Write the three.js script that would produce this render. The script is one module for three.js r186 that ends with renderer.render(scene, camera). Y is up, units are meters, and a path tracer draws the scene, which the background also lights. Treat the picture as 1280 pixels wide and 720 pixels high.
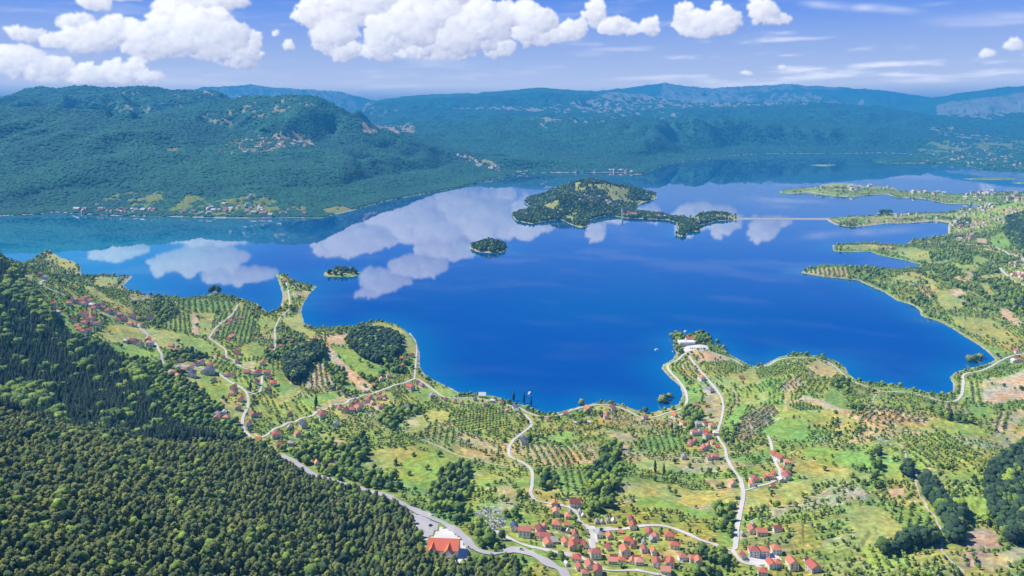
import * as THREE from 'three';
import { mergeGeometries } from 'three/addons/utils/BufferGeometryUtils.js';

// ------------------------------------------------------------------ camera, sky, sun, exposure
const EYE = 350, FOCAL = 1004.6, HORIZON = 150;          // eye height over the lake (m), focal length and horizon row of a 1280 x 720 frame
const scene = new THREE.Scene();
const camera = new THREE.PerspectiveCamera(2 * Math.atan(570 / FOCAL) * 180 / Math.PI, 1280 / 1140, 5, 90000);
camera.position.set(0, EYE, 0);
camera.lookAt(0, EYE, -1000);
camera.setViewOffset(1280, 1140, 0, 570 - HORIZON, 1280, 720);
const renderer = new THREE.WebGLRenderer({ antialias: true });
renderer.toneMapping = THREE.LinearToneMapping;
renderer.toneMappingExposure = 1.5;
renderer.shadowMap.enabled = true;

const { sin, cos, abs, min, max, sqrt, exp, log, floor, PI, hypot, atan, atan2, asin, round } = Math;
const clamp = (x, a = 0, b = 1) => x < a ? a : x > b ? b : x;
const lerp = (a, b, t) => a + (b - a) * t;
const smooth = (a, b, x) => { const t = clamp((x - a) / (b - a)); return t * t * (3 - 2 * t); };
function rng(seed) { let s = seed | 0; return () => { s = (s + 0x6d2b79f5) | 0; let t = Math.imul(s ^ (s >>> 15), 1 | s); t = (t + Math.imul(t ^ (t >>> 7), 61 | t)) ^ t; return ((t ^ (t >>> 14)) >>> 0) / 4294967296; }; }
const hash = (i, j, k = 0) => { let h = Math.imul(i, 374761393) + Math.imul(j, 668265263) + Math.imul(k, 2147483629) | 0; h = Math.imul(h ^ (h >>> 13), 1274126177); return ((h ^ (h >>> 16)) >>> 0) / 4294967296; };
function vnoise(x, y, k = 0) {                            // value noise, -1..1
  const i = floor(x), j = floor(y), a = x - i, b = y - j, s = a * a * (3 - 2 * a), t = b * b * (3 - 2 * b);
  return 2 * lerp(lerp(hash(i, j, k), hash(i + 1, j, k), s), lerp(hash(i, j + 1, k), hash(i + 1, j + 1, k), s), t) - 1;
}
function gnoise(x, y, k = 0) {                            // gradient noise, about -1..1
  const i = floor(x), j = floor(y), a = x - i, b = y - j, s = a * a * a * (a * (a * 6 - 15) + 10), t = b * b * b * (b * (b * 6 - 15) + 10);
  const g = (m, n, u, v) => { const h = hash(m, n, k) * 6.28318; return cos(h) * u + sin(h) * v; };
  return 1.5 * lerp(lerp(g(i, j, a, b), g(i + 1, j, a - 1, b), s), lerp(g(i, j + 1, a, b - 1), g(i + 1, j + 1, a - 1, b - 1), s), t);
}
function fbm(x, y, oct = 4, k = 0, gain = 0.5) { let s = 0, a = 1, n = 0; for (let o = 0; o < oct; o++) { s += a * vnoise(x, y, k + o); n += a; a *= gain; x = x * 2.03 + 17.3; y = y * 2.03 - 9.1; } return s / n; }
function billow(x, y, oct = 4, k = 0) { let s = 0, a = 1, n = 0; for (let o = 0; o < oct; o++) { s += a * (2.6 * abs(gnoise(x, y, k + o)) - 0.75); n += a; a *= 0.55; x = x * 2.07 + 7.3; y = y * 2.07 - 3.1; } return s / n; }

const SUN = new THREE.Vector3(-0.62, 0.78, -0.12).normalize();
const sun = new THREE.DirectionalLight(new THREE.Color(1, 0.965, 0.9), 4.8);
sun.position.copy(SUN).multiplyScalar(6000); sun.castShadow = true;
Object.assign(sun.shadow.camera, { left: -4000, right: 4000, top: 4000, bottom: -4000, near: 10, far: 20000 });
sun.shadow.mapSize.set(4096, 4096);
scene.add(sun, sun.target);

const HAZE = 0.000088;
// sky: air gradient, fair-weather cumulus banks, thin high streaks (bearing a and elevation e in degrees)
{
  const SKY = 1 / 1.5, W = 4096, Hh = 2048, data = new Float32Array(W * Hh * 4), D = 180 / PI;
  const bank = [   // x, y, half width, half height of the cumulus lobes on the 1280 frame
    [30, 42, 26, 10], [75, 50, 30, 11], [95, 28, 28, 12], [110, 50, 36, 18], [150, 40, 40, 20], [190, 50, 42, 25], [225, 40, 42, 32], [260, 42, 46, 34], [290, 60, 36, 24], [308, 74, 20, 12], [240, 10, 54, 14], [270, 1, 48, 12],
    [20, 75, 46, 22], [60, 86, 40, 18], [110, 93, 36, 14], [150, 91, 40, 14], [186, 96, 24, 9], [-10, 68, 24, 14], [172, 78, 12, 8], [-60, 70, 60, 26],
    [395, 18, 24, 18], [415, 40, 30, 25], [430, 62, 26, 14], [450, 8, 50, 26], [480, 45, 26, 26], [470, 64, 22, 10], [520, 30, 52, 36], [560, 42, 52, 32], [600, 30, 46, 32], [622, 58, 24, 14], [540, 66, 62, 9], [665, 30, 26, 26], [680, 44, 36, 13], [715, 38, 20, 13], [650, 18, 14, 12],
    [425, -6, 34, 16], [478, -50, 32, 16], [462, -66, 20, 7], [560, -10, 42, 16], [522, -32, 40, 16],
    [745, 18, 14, 14], [765, 33, 22, 13], [790, 36, 14, 9], [812, 34, 14, 12],
    [855, 20, 15, 14], [880, 31, 36, 18], [905, 25, 22, 17], [955, 14, 18, 16], [970, 23, 20, 9],
    [150, -12, 40, 14], [250, -24, 66, 18], [300, -44, 52, 12], [120, 4, 24, 10],
    [345, 42, 6, 4], [362, 56, 8, 6], [933, 92, 11, 3], [977, 85, 6, 4], [1236, 67, 14, 6], [1268, 55, 10, 8], [1330, 40, 40, 16], [1400, 60, 50, 18]].map(([x, y, rx, ry]) => {
    const a = atan((x - 640) / FOCAL); return [a * D, atan((HORIZON - y) / FOCAL * cos(a)) * D, rx / FOCAL * D * cos(a) ** 2, ry / FOCAL * D * cos(a)];
  });
  const r = rng(77);
  for (let k = 0; k < 46; k++) {                           // the same fair-weather field round the rest of the sky
    const a = 48 + r() * 264, e = 3 + r() ** 1.6 * 26, s = 0.6 + r() * 1.1;
    for (let q = 0; q < 7; q++) bank.push([((a + (r() - 0.5) * 9 * s + 180) % 360) - 180, e + (r() - 0.4) * 2.2 * s, (1.2 + r() * 1.6) * s, (0.7 + r() * 0.9) * s]);
  }
  // cauliflower heads: every bank lobe carries smaller ones on its upper rim, and those smaller ones again
  const heads = [];                                        // bearing, elevation, half width, half height, how far it stands out, facing of the bank it sits on
  bank.forEach((b, n) => {
    heads.push([b[0], b[1], b[2], b[3], 0, 0]); const z = min(b[2], b[3]), fine = abs(b[0]) < 46;
    for (let q = 0; q < (z > 0.3 ? 13 : 5); q++) {
      const t = r() * 6.283, m = sqrt(r()) * 0.92, ux = cos(t) * m, uy = sin(t) * m, k = (0.26 + 0.26 * r()) * (uy < -0.3 ? 0.75 : 1), cx = b[0] + ux * b[2], cy = b[1] + uy * b[3], w = z * k * 1.2, h = z * k; heads.push([cx, cy, w, h, z * sqrt(1 - m * m) * 0.8, 0.75 * uy - 0.5 * ux]);
      if (fine && z > 0.3) for (let g = 0; g < 6; g++) { const t2 = r() * 6.283, m2 = 0.35 + 0.65 * r(), k2 = 0.3 + 0.25 * r(); heads.push([cx + cos(t2) * m2 * w, cy + sin(t2) * m2 * h, h * k2 * 1.15, h * k2, z * sqrt(1 - m * m) * 0.8 + h * 0.6 * sqrt(1 - m2 * m2), 0.75 * uy - 0.5 * ux + 0.3 * sin(t2) * m2]); }
    }
  });
  const cells = new Map();
  heads.forEach((b) => { for (let c = floor((b[0] - b[2] - 0.5) / 2); c <= floor((b[0] + b[2] + 0.5) / 2); c++) { if (!cells.has(c)) cells.set(c, []); cells.get(c).push(b); } });
  const puff = [0, 0];                                     // cover, brightness of the cloud in a direction
  const cumulus = (a0, e0) => {
    puff[0] = 0; const near = cells.get(floor(a0 / 2)); if (!near) return;
    const a = a0 + 0.27 * fbm(a0 * 1.9, e0 * 1.9, 5, 40, 0.66), e = e0 + 0.24 * fbm(a0 * 1.7 + 40, e0 * 1.7, 5, 45, 0.62);
    let top = -1, cover = 0, shine = 0, sum = 0;
    for (const b of near) {
      const dy = (e - b[1]) / b[3]; if (dy > 1 || dy < -1) continue; const dx = (a - b[0]) / b[2], q = dx * dx + dy * dy; if (q >= 1) continue;
      const n = sqrt(1 - q), z = b[4] + n * min(b[2], b[3]); cover = max(cover, min(1, (1 - q) * (0.45 + 3.2 * b[3]))); top = max(top, z);
      const w = exp((z - 3) * 9); sum += w; shine += w * (0.36 * (-0.55 * dx + 0.8 * dy) + 0.20 * n + 0.34 * b[5]);
    }
    if (top < 0) return; puff[0] = smooth(0.02, 0.62, cover + 0.42 * fbm(a0 * 5, e0 * 6, 5, 48, 0.7) - 0.05); puff[1] = clamp(0.50 + shine / sum + 0.17 * fbm(a0 * 3.4, e0 * 3.8, 5, 47, 0.65));
  };
  const air = [[0, 0.56, 0.62, 0.82], [3.1, 0.43, 0.51, 0.76], [5, 0.32, 0.425, 0.76], [7.3, 0.175, 0.315, 0.79], [9, 0.105, 0.245, 0.75], [13, 0.02, 0.12, 0.55], [25, 0.006, 0.065, 0.40], [90, 0.006, 0.06, 0.34]];
  const ramp = (e, c) => { let i = 0; while (i < air.length - 2 && air[i + 1][0] < e) i++; return lerp(air[i][c + 1], air[i + 1][c + 1], clamp((e - air[i][0]) / (air[i + 1][0] - air[i][0]))); };
  for (let row = Hh / 2 - 2; row < Hh; row++) {
    const e = ((row + 0.5) / Hh - 0.5) * 180, T = exp(-HAZE * min(22000, 930 / max(sin(e / D), 0.001)));          // the low sky shines through the valley's haze
    for (let col = 0; col < W; col++) {
      const ang = ((col + 0.5) / W - 0.5) * 2 * PI, x = cos(ang), z = sin(ang), a = atan2(x, -z) * D;
      // clear air
      let R = ramp(e, 0), G = ramp(e, 1), B = ramp(e, 2);
      // high thin streaks
      if (e > 0.5 && e < 30) {
        const ca = cos(a / D), py = HORIZON - FOCAL * Math.tan(e / D) / max(ca, 0.3), px = 640 + FOCAL * Math.tan(clamp(a, -80, 80) / D);
        const st = fbm(a * 0.16 + 3 + e * 0.2, e * 1.9 - a * 0.07, 5, 20, 0.6);
        let c = smooth(0.02, 0.5, st) * 0.42 * smooth(0.8, 2.5, e) * (1 - smooth(8, 15, e) * (abs(a) < 45 ? 0.75 : 0.4));
        if (abs(a) < 45) {
          c *= 0.35 + 1.7 * exp(-(((py - 70) / 32) ** 2)) * smooth(640, 1050, px) + 0.5 * exp(-(((py - 92) / 14) ** 2)) * smooth(300, 420, px);
          const line = py - (3 + (px - 1005) * 0.085 + 2 * vnoise(px * 0.03, 4, 9)); c = max(c, 0.55 * exp(-((line / 4) ** 2)) * smooth(985, 1030, px) * (1 - smooth(1110, 1170, px)) * (0.7 + 0.4 * vnoise(px * 0.05, py * 0.2, 8)));
          const l2 = py - (26 - (px - 1180) * 0.05); c = max(c, 0.4 * exp(-((l2 / 7) ** 2)) * smooth(1120, 1260, px) * (0.7 + 0.5 * fbm(px * 0.03, py * 0.15, 3, 8)));
        }
        c = clamp(c * 1.25);
        R = lerp(R, 0.80, c); G = lerp(G, 0.82, c); B = lerp(B, 0.97, c);
      }
      if (e > 0.2 && e < 42) {
        cumulus(a, e); const [al, v] = puff;
        if (al > 0) { R = lerp(R, lerp(0.36, 1.02, v), al); G = lerp(G, lerp(0.39, 1.02, v), al); B = lerp(B, lerp(0.62, 1.06, v), al); }
      }
      const o = (row * W + col) * 4; data[o] = max(R - 0.04 * (1 - T), 0.3 * R) / T * SKY; data[o + 1] = max(G - 0.21 * (1 - T), 0.3 * G) / T * SKY; data[o + 2] = max(B - 0.56 * (1 - T), 0.25 * B) / T * SKY; data[o + 3] = 1;
    }
  }
  for (let o = 0; o < (Hh / 2 - 2) * W * 4; o += 4) { data[o] = 0.12; data[o + 1] = 0.2; data[o + 2] = 0.3; data[o + 3] = 1; }
  const sky = new THREE.DataTexture(data, W, Hh, THREE.RGBAFormat, THREE.FloatType);
  sky.mapping = THREE.EquirectangularReflectionMapping; sky.magFilter = THREE.LinearFilter; sky.needsUpdate = true;
  scene.background = sky; scene.environment = sky;
}
scene.fog = new THREE.FogExp2(new THREE.Color().setRGB(0.06, 0.45, 1.0), HAZE);
console.log('sky');

// ------------------------------------------------------------------ plan of the lake: shorelines as [x, depth] in metres
// A surveyed bearing (x, y on the 1280 x 720 frame) meets the water level at depth EYE * FOCAL / (y - HORIZON).
const shore = (pts) => pts.map(([x, y]) => { const d = EYE * FOCAL / (y - HORIZON); return [(x - 640) / FOCAL * d, d]; });
const nearShore = shore([[-60, 326], [0, 322], [30, 329], [43, 322], [61, 312], [75, 322], [92, 327], [101, 335], [101, 344], [120, 345], [132, 343], [145, 346], [166, 345], [160, 351], [154, 357], [160, 362], [175, 367], [190, 370], [215, 371], [228, 373], [258, 371], [264, 366], [274, 366], [288, 370], [302, 373], [320, 379], [327, 384], [335, 392], [345, 389], [351, 384], [354, 370], [350, 356], [345, 342], [357, 343], [370, 352], [396, 358], [388, 366], [379, 379], [376, 390], [380, 404], [392, 410], [415, 411], [445, 409], [460, 404], [475, 401], [492, 405], [507, 414], [519, 425], [524, 440], [525, 460], [532, 470], [552, 480], [565, 486], [577, 493], [600, 492], [620, 496], [640, 503], [655, 507], [670, 512], [680, 517], [697, 516], [722, 509], [752, 502], [770, 504], [790, 511], [810, 517], [830, 512], [848, 506], [854, 494], [850, 482], [837, 472], [827, 461], [829, 456], [840, 450], [846, 442], [841, 432], [842, 424], [852, 419], [877, 419], [890, 428], [905, 435], [908, 441], [925, 450], [940, 458], [955, 456], [975, 446], [997, 442], [1022, 445], [1045, 451], [1057, 460], [1060, 467], [1070, 475], [1092, 480], [1115, 480], [1135, 486], [1160, 491], [1180, 493], [1192, 489], [1192, 480], [1187, 472], [1195, 465], [1210, 461], [1232, 456], [1245, 450], [1237, 442], [1225, 432], [1205, 420], [1185, 407], [1172, 401], [1152, 395], [1149, 387], [1140, 381], [1120, 375], [1107, 366], [1082, 355], [1072, 350], [1030, 346], [1001, 341], [1010, 335], [1042, 332], [1080, 335], [1115, 337], [1145, 336], [1152, 331], [1130, 325], [1100, 319], [1087, 314], [1060, 315], [1042, 314], [1041, 306], [1060, 305], [1080, 304], [1100, 305], [1132, 307], [1140, 300], [1152, 300], [1170, 296], [1185, 292], [1185, 284], [1187, 279], [1170, 276], [1135, 279], [1110, 279], [1085, 282], [1065, 284], [1045, 281], [1035, 276], [1035, 273], [1060, 271], [1085, 270], [1120, 269], [1135, 266], [1150, 267], [1175, 267], [1192, 264], [1202, 260], [1222, 259], [1227, 257], [1210, 255], [1185, 255], [1167, 251], [1150, 248], [1120, 247], [1110, 243], [1090, 243], [1067, 246], [1042, 245], [1022, 242], [1010, 240], [992, 242], [975, 241.5], [975, 239], [995, 236.5], [1020, 235], [1027, 231], [1042, 229], [1065, 229], [1075, 233], [1092, 233], [1115, 234], [1125, 239], [1145, 239.5], [1162, 241], [1175, 242], [1200, 243.5], [1225, 240.5], [1245, 240.5], [1280, 241], [1400, 238]]);
nearShore.push([5200, 3800], [5200, 60], [-3200, 60], [-3200, 2400]);
const farShore = shore([[-200, 276], [0, 270], [50, 267.5], [70, 265], [100, 267.5], [150, 270], [200, 270.5], [270, 272.5], [320, 273], [345, 272], [400, 273], [415, 269], [440, 263.5], [480, 252], [510, 246], [545, 240], [570, 235], [592, 230], [602, 226.5], [620, 223], [630, 220], [640, 217.5], [662, 217], [685, 216], [740, 215.5], [785, 215.5], [790, 218], [802, 218], [810, 214], [835, 205], [865, 200], [915, 194.5], [960, 192], [1047, 192], [1100, 191], [1132, 192], [1145, 195], [1120, 197], [1090, 201], [1110, 204], [1155, 204], [1185, 203.5], [1190, 206], [1212, 207.5], [1225, 211], [1280, 214], [1500, 216]]);
farShore.push([16000, 5000], [40000, 60000], [-40000, 60000], [-12000, 2600]);
const isle = shore([[640, 269], [645, 276], [665, 280], [685, 276], [702, 275], [715, 281], [725, 285], [735, 282.5], [737, 276], [747, 272], [757, 270], [767, 270], [780, 272.5], [815, 274], [835, 275], [845, 278], [849, 288], [845, 293], [849, 296], [857, 296], [860, 290], [877, 289], [872, 282.5], [887, 279], [895, 276], [922, 275], [924, 271], [912, 268], [890, 266.5], [877, 268], [865, 272], [842, 272.5], [832, 269], [815, 267], [800, 266], [790, 262], [802, 254], [812, 251], [821, 247.5], [820, 243], [812, 240.5], [795, 241], [782, 241.5], [770, 237], [740, 235], [705, 238], [685, 242], [662, 247], [655, 252], [660, 257], [672, 261], [665, 264], [647, 265.5]]);
const oval = (x, y, rx, ry, n = 14, k = 1) => shore(Array.from({ length: n }, (_, i) => { const t = i / n * 2 * PI, w = 1 + 0.18 * vnoise(i * 1.7, k * 9.1, k); return [x + cos(t) * rx * w, y + sin(t) * ry * w]; }));
const lands = [nearShore, farShore, isle, oval(612, 310.5, 24, 5.5, 16, 1), oval(428, 342, 25, 4.6, 16, 2), oval(1107, 266.3, 12, 1.2, 12, 3), oval(1238, 223.5, 34, 1.3, 14, 4), oval(1290, 228.5, 24, 1.2, 12, 5), oval(1030, 206.5, 16, 0.8, 10, 6)];
const rings = lands.map((p) => { const f = new Float64Array(p.length * 2); p.forEach(([x, d], i) => { f[2 * i] = x; f[2 * i + 1] = d; }); return { p: f, n: p.length, lo: [min(...p.map((q) => q[0])), min(...p.map((q) => q[1]))], hi: [max(...p.map((q) => q[0])), max(...p.map((q) => q[1]))] }; });
function inside(ring, x, d) {
  let c = false; const p = ring.p, n = ring.n;
  if (x < ring.lo[0] || x > ring.hi[0] || d < ring.lo[1] || d > ring.hi[1]) return false;
  for (let i = 0, j = n - 1; i < n; j = i++) { const yi = p[2 * i + 1], yj = p[2 * j + 1]; if ((yi > d) !== (yj > d) && x < (p[2 * j] - p[2 * i]) * (d - yi) / (yj - yi) + p[2 * i]) c = !c; }
  return c;
}
function toEdge(ring, x, d) {
  let m = 1e18; const p = ring.p, n = ring.n;
  for (let i = 0, j = n - 1; i < n; j = i++) {
    const ax = p[2 * j], ay = p[2 * j + 1], bx = p[2 * i] - ax, by = p[2 * i + 1] - ay, t = clamp(((x - ax) * bx + (d - ay) * by) / (bx * bx + by * by)), ex = x - ax - bx * t, ey = d - ay - by * t, q = ex * ex + ey * ey;
    if (q < m) m = q;
  }
  return sqrt(m);
}
// ------------------------------------------------------------------ relief
const ridge = (w, pw, dd, pts) => ({ w, pw, pts: pts.map(([x, y, d = dd]) => [(x - 640) / FOCAL * d, d, EYE + (HORIZON - y) / FOCAL * d]) });
const ridges = [
  ridge(2800, 1.35, 7000, [[5, 134], [35, 112], [70, 111], [165, 108.5], [245, 113], [300, 119]]),
  ridge(1900, 1.15, 4700, [[-500, 105], [-300, 112], [-100, 124], [0, 133], [60, 137], [120, 139], [190, 144], [240, 151], [300, 168]]),
  ridge(2000, 1.2, 5700, [[225, 135], [275, 124], [330, 122], [385, 120.5], [405, 125], [430, 138], [455, 155], [490, 172], [530, 190]]),
  ridge(1100, 1.2, 5500, [[430, 145], [500, 171], [560, 194, 5300], [610, 214, 5100]]),
  ridge(4200, 1.3, 20500, [[215, 122], [255, 108.5], [290, 107], [318, 105.5], [340, 109], [395, 112.5], [420, 114], [465, 125], [500, 129]]),
  ridge(3400, 1.3, 20500, [[-200, 124], [-60, 123], [0, 120.5], [12, 121], [40, 127]]),
  ridge(5200, 1.3, 15000, [[440, 144], [460, 129], [480, 124], [520, 119.5], [600, 116], [640, 113], [672, 109], [700, 112], [760, 115], [800, 118]]),
  ridge(4600, 1.3, 21000, [[740, 115], [780, 110.5], [830, 104], [860, 108], [890, 111], [920, 110]]),
  ridge(7000, 1.25, 20500, [[800, 120], [860, 115], [900, 109.5], [960, 106.5], [985, 105], [1010, 107], [1060, 110], [1090, 112], [1130, 117], [1170, 123], [1220, 127]]),
  ridge(6500, 1.3, 17000, [[1130, 136], [1170, 122], [1200, 117], [1230, 113], [1260, 109], [1290, 108], [1400, 104], [1600, 110]]),
  ridge(700, 1.4, 6300, [[655, 209], [690, 199], [740, 201], [772, 211]]),
  ridge(4200, 1.2, 12500, [[455, 146], [520, 138], [620, 134], [760, 133], [860, 130], [1000, 128], [1100, 134], [1160, 146], [1280, 142], [1500, 140]]),
  ridge(2600, 1.3, 8600, [[480, 158], [560, 150], [650, 148], [760, 147], [860, 149], [960, 150, 9800], [1060, 152, 10200], [1110, 160, 10400]]),
];
const crest = [[-900, 470, 640], [-100, 486, 640], [0, 506, 640], [100, 527, 640], [200, 548, 650], [310, 561, 690], [400, 612, 650], [470, 658, 620], [530, 692, 590], [600, 725, 560], [660, 760, 540], [800, 840, 500]].map(([x, y, d]) => [(x - 640) / FOCAL, d, EYE - (y - HORIZON) / FOCAL * d - 9]);
function crestAt(u) { let i = 0; while (i < crest.length - 2 && crest[i + 1][0] < u) i++; const t = clamp((u - crest[i][0]) / (crest[i + 1][0] - crest[i][0])), s = t * t * (3 - 2 * t); return [lerp(crest[i][1], crest[i + 1][1], s), lerp(crest[i][2], crest[i + 1][2], lerp(t, s, 0.4))]; }
const hump = (x, d, cx, cd, rx, rd) => exp(-(((x - cx) / rx) ** 2) - (((d - cd) / rd) ** 2));
function relief(x, d) {                                    // height over the lake, and which land it is
  let which = -1;
  for (let k = 0; k < rings.length && which < 0; k++) if (inside(rings[k], x, d)) which = k;
  let s = 1e9;
  if (which >= 0) s = toEdge(rings[which], x, d);
  else {
    for (const r of rings) { const bx = max(r.lo[0] - x, x - r.hi[0], 0), bd = max(r.lo[1] - d, d - r.hi[1], 0); if (bx * bx + bd * bd < s * s) s = min(s, toEdge(r, x, d)); }
    return [-min(0.12 * s + 0.05, 30) - 0.02, -1, -s];
  }
  const wob = fbm(x / 90, d / 90, 4, 3);
  let h = 0.25 + 2.2 * (1 - exp(-s / 14));
  if (which === 0) {
    const far = smooth(1700, 2600, d), mid = smooth(30, 140, s);
    h += (0.09 * max(s - 10, 0) * lerp(1, 0.55, far) + 6 * mid * wob + 1.2 * fbm(x / 22, d / 22, 3, 6) * mid);
    h += mid * (1.5 * smooth(0.35, 0.65, ((0.035 * s + 2.6 * fbm(x / 130, d / 130, 2, 8)) % 1 + 1) % 1) - 0.75) * smooth(-0.1, 0.3, fbm(x / 200, d / 200, 2, 9));          // old field terraces
    h += 150 * hump(x, d, -980, 1050, 350, 430) * smooth(0, 260, s) + 120 * hump(x, d, 2150, 2500, 620, 500) * smooth(0, 300, s) + 16 * hump(x, d, 1230, 3560, 160, 130) * smooth(0, 60, s) + 12 * hump(x, d, 1510, 3900, 200, 160) * smooth(0, 60, s);
    h += 9 * hump(x, d, -255, 1235, 75, 95);
    const [dc, hc] = crestAt(x / max(d, 1)), past = d - dc, wood = fbm(x / 60, d / 60, 3, 12);
    const hill = past < 0 ? hc - 0.16 * past + 5 * wood : hc - 0.42 * past - 0.0006 * past * past + 5 * wood;
    const k = 10, m = max(h, hill); h = m + k * log(exp((h - m) / k) + exp((hill - m) / k)) * 0.7;
  } else if (which === 1) {
    let p = 0, near = 0;
    for (const r of ridges) {
      let best = 1e18, hb = 0; const pts = r.pts;
      for (let i = 1; i < pts.length; i++) {
        const a = pts[i - 1], b = pts[i], bx = b[0] - a[0], by = b[1] - a[1], t = clamp(((x - a[0]) * bx + (d - a[1]) * by) / (bx * bx + by * by)), ex = x - a[0] - bx * t, ey = d - a[1] - by * t, q = ex * ex + ey * ey;
        if (q < best) { best = q; hb = lerp(a[2], b[2], t); }
      }
      const dist = sqrt(best); if (dist >= r.w) continue;
      const v = hb * (1 - dist / r.w) ** r.pw, m = max(p, v), kk = 18; if (v >= p) near = v / hb; p = m + kk * log(exp((p - m) / kk) + exp((v - m) / kk)) - (p === 0 ? 0 : 0);
    }
    const warp = 260 * fbm(x / 1500, d / 1500, 2, 70), sp = 1 - abs(gnoise((x + warp) / 560, (d - warp) / 1900, 31)) * 3, sp2 = 1 - abs(gnoise((x - warp) / 230, d / 560, 33)) * 3;
    const rough = 0.44 * sp + 0.19 * sp2 + 0.12 * fbm(x / 420, d / 420, 5, 35) - 0.08;
    p *= 1 + rough * smooth(80, 420, p) * (1 - 0.95 * smooth(0.5, 0.88, near)) * lerp(1, 0.45, smooth(6500, 10000, d));
    p += 14 * fbm(x / 120, d / 120, 4, 36) * smooth(60, 300, s);
    const cap = (1 + 1.5 * rough * smooth(150, 800, s) * lerp(1, 0.7, smooth(6500, 10000, d))) * (3 + 0.07 * min(s, 330) + 0.62 * max(s - 330 - 180 * fbm(x / 500, d / 500, 2, 90), 0) + 0.12 * max(0, min(s, 330) - 150));
    const soft = 30; h = max(0.4, s < 12 ? h : min(cap, p) - soft * log(1 + exp(-abs(cap - p) / soft)) * 0.6 * smooth(0, 200, s)); h = max(h, 0.3 + min(s * 0.05, 4)); h += (3 + d * 0.0008) * hash(round(x * 7), round(d * 7), 5) * smooth(60, 200, s);
  } else if (which === 2) {
    h = 0.25 + 2.6 * (1 - exp(-s / 20));
    h += smooth(0, 130, s) * (74 * hump(x, d, 345, 3560, 170, 250) + 36 * hump(x, d, 240, 3130, 140, 130) + 30 * hump(x, d, 130, 3050, 110, 130) + 26 * hump(x, d, 320, 2790, 60, 110) + 22 * hump(x, d, 570, 3750, 110, 220)) + 4 * smooth(10, 80, s) * (1 + wob);
  } else if (which === 3) h = 0.3 + 20 * smooth(0, 70, s) + 1.5 * (1 - exp(-s / 6));
  else h = 0.25 + 5 * smooth(0, 40, s);
  return [h, which, s];
}
// one height sheet: rows by depth, columns by bearing, finer near the viewer
const D0 = 150, STEP = 0.0064, ROWS = 790, U0 = -0.86, DU = 0.00185, COLS = 930;
const rowD = new Float64Array(ROWS); for (let i = 0; i < ROWS; i++) rowD[i] = D0 * exp(STEP * i);
const gh = new Float32Array(ROWS * COLS), gw = new Int8Array(ROWS * COLS), gs = new Float32Array(ROWS * COLS);
for (let i = 0; i < ROWS; i++) for (let j = 0; j < COLS; j++) { const d = rowD[i], x = (U0 + DU * j) * d, r = relief(x, d), o = i * COLS + j; gh[o] = r[0]; gw[o] = r[1]; gs[o] = r[2]; }
console.log('relief');
function ground(x, d) {
  const fi = clamp(log(d / D0) / STEP, 0, ROWS - 1.001), i = floor(fi), t = clamp((d - rowD[i]) / (rowD[i + 1] - rowD[i]));
  const fj = clamp((x / d - U0) / DU, 0, COLS - 1.001), j = floor(fj), s = fj - j, o = i * COLS + j;
  return s + t < 1 ? gh[o] + s * (gh[o + 1] - gh[o]) + t * (gh[o + COLS] - gh[o]) : gh[o + COLS + 1] + (1 - s) * (gh[o + COLS] - gh[o + COLS + 1]) + (1 - t) * (gh[o + 1] - gh[o + COLS + 1]);
}
const landAt = (x, d) => { const i = clamp(round(log(d / D0) / STEP), 0, ROWS - 1), j = clamp(round((x / d - U0) / DU), 0, COLS - 1), o = i * COLS + j; return [gw[o], gs[o]]; };
function survey(px, py) {                                   // the spot of ground on a surveyed bearing: [x, depth]
  const u = (px - 640) / FOCAL, v = (py - HORIZON) / FOCAL;
  let d = D0 * 1.2;
  for (let i = 0; i < 9000 && d < 21000; i++) { const g = max(ground(u * d, d), 0), gap = EYE - v * d - g; if (gap <= 0.02) break; d += max(gap * 0.35, d * 0.0004); }
  return [u * d, d];
}
const poly = (pts) => pts.map(([x, y]) => survey(x, y));
const inPoly = (P, x, d) => { let c = false; for (let i = 0, j = P.length - 1; i < P.length; j = i++) if ((P[i][1] > d) !== (P[j][1] > d) && x < (P[j][0] - P[i][0]) * (d - P[i][1]) / (P[j][1] - P[i][1]) + P[i][0]) c = !c; return c; };
const box = (P) => [min(...P.map((p) => p[0])), max(...P.map((p) => p[0])), min(...P.map((p) => p[1])), max(...P.map((p) => p[1]))];

const used = new Map();
const numbered = (name) => { const n = used.get(name) || 0; used.set(name, n + 1); return n ? `${name}_${String(n).padStart(3, '0')}` : name; };
function put(o, name, label, category, group, kind) {
  o.name = numbered(name);
  if (label) o.userData.label = label; if (category) o.userData.category = category; if (group) o.userData.group = group; if (kind) o.userData.kind = kind;
  o.traverse((q) => { if (q.isMesh) { q.castShadow = true; q.receiveShadow = true; } });
  scene.add(o); return o;
}
const rgb = (r, g, b) => new THREE.Color().setRGB(r, g, b);
const mat = (r, g, b, rough = 0.9, more = {}) => new THREE.MeshStandardMaterial({ color: rgb(r, g, b), roughness: rough, ...more });

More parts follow.
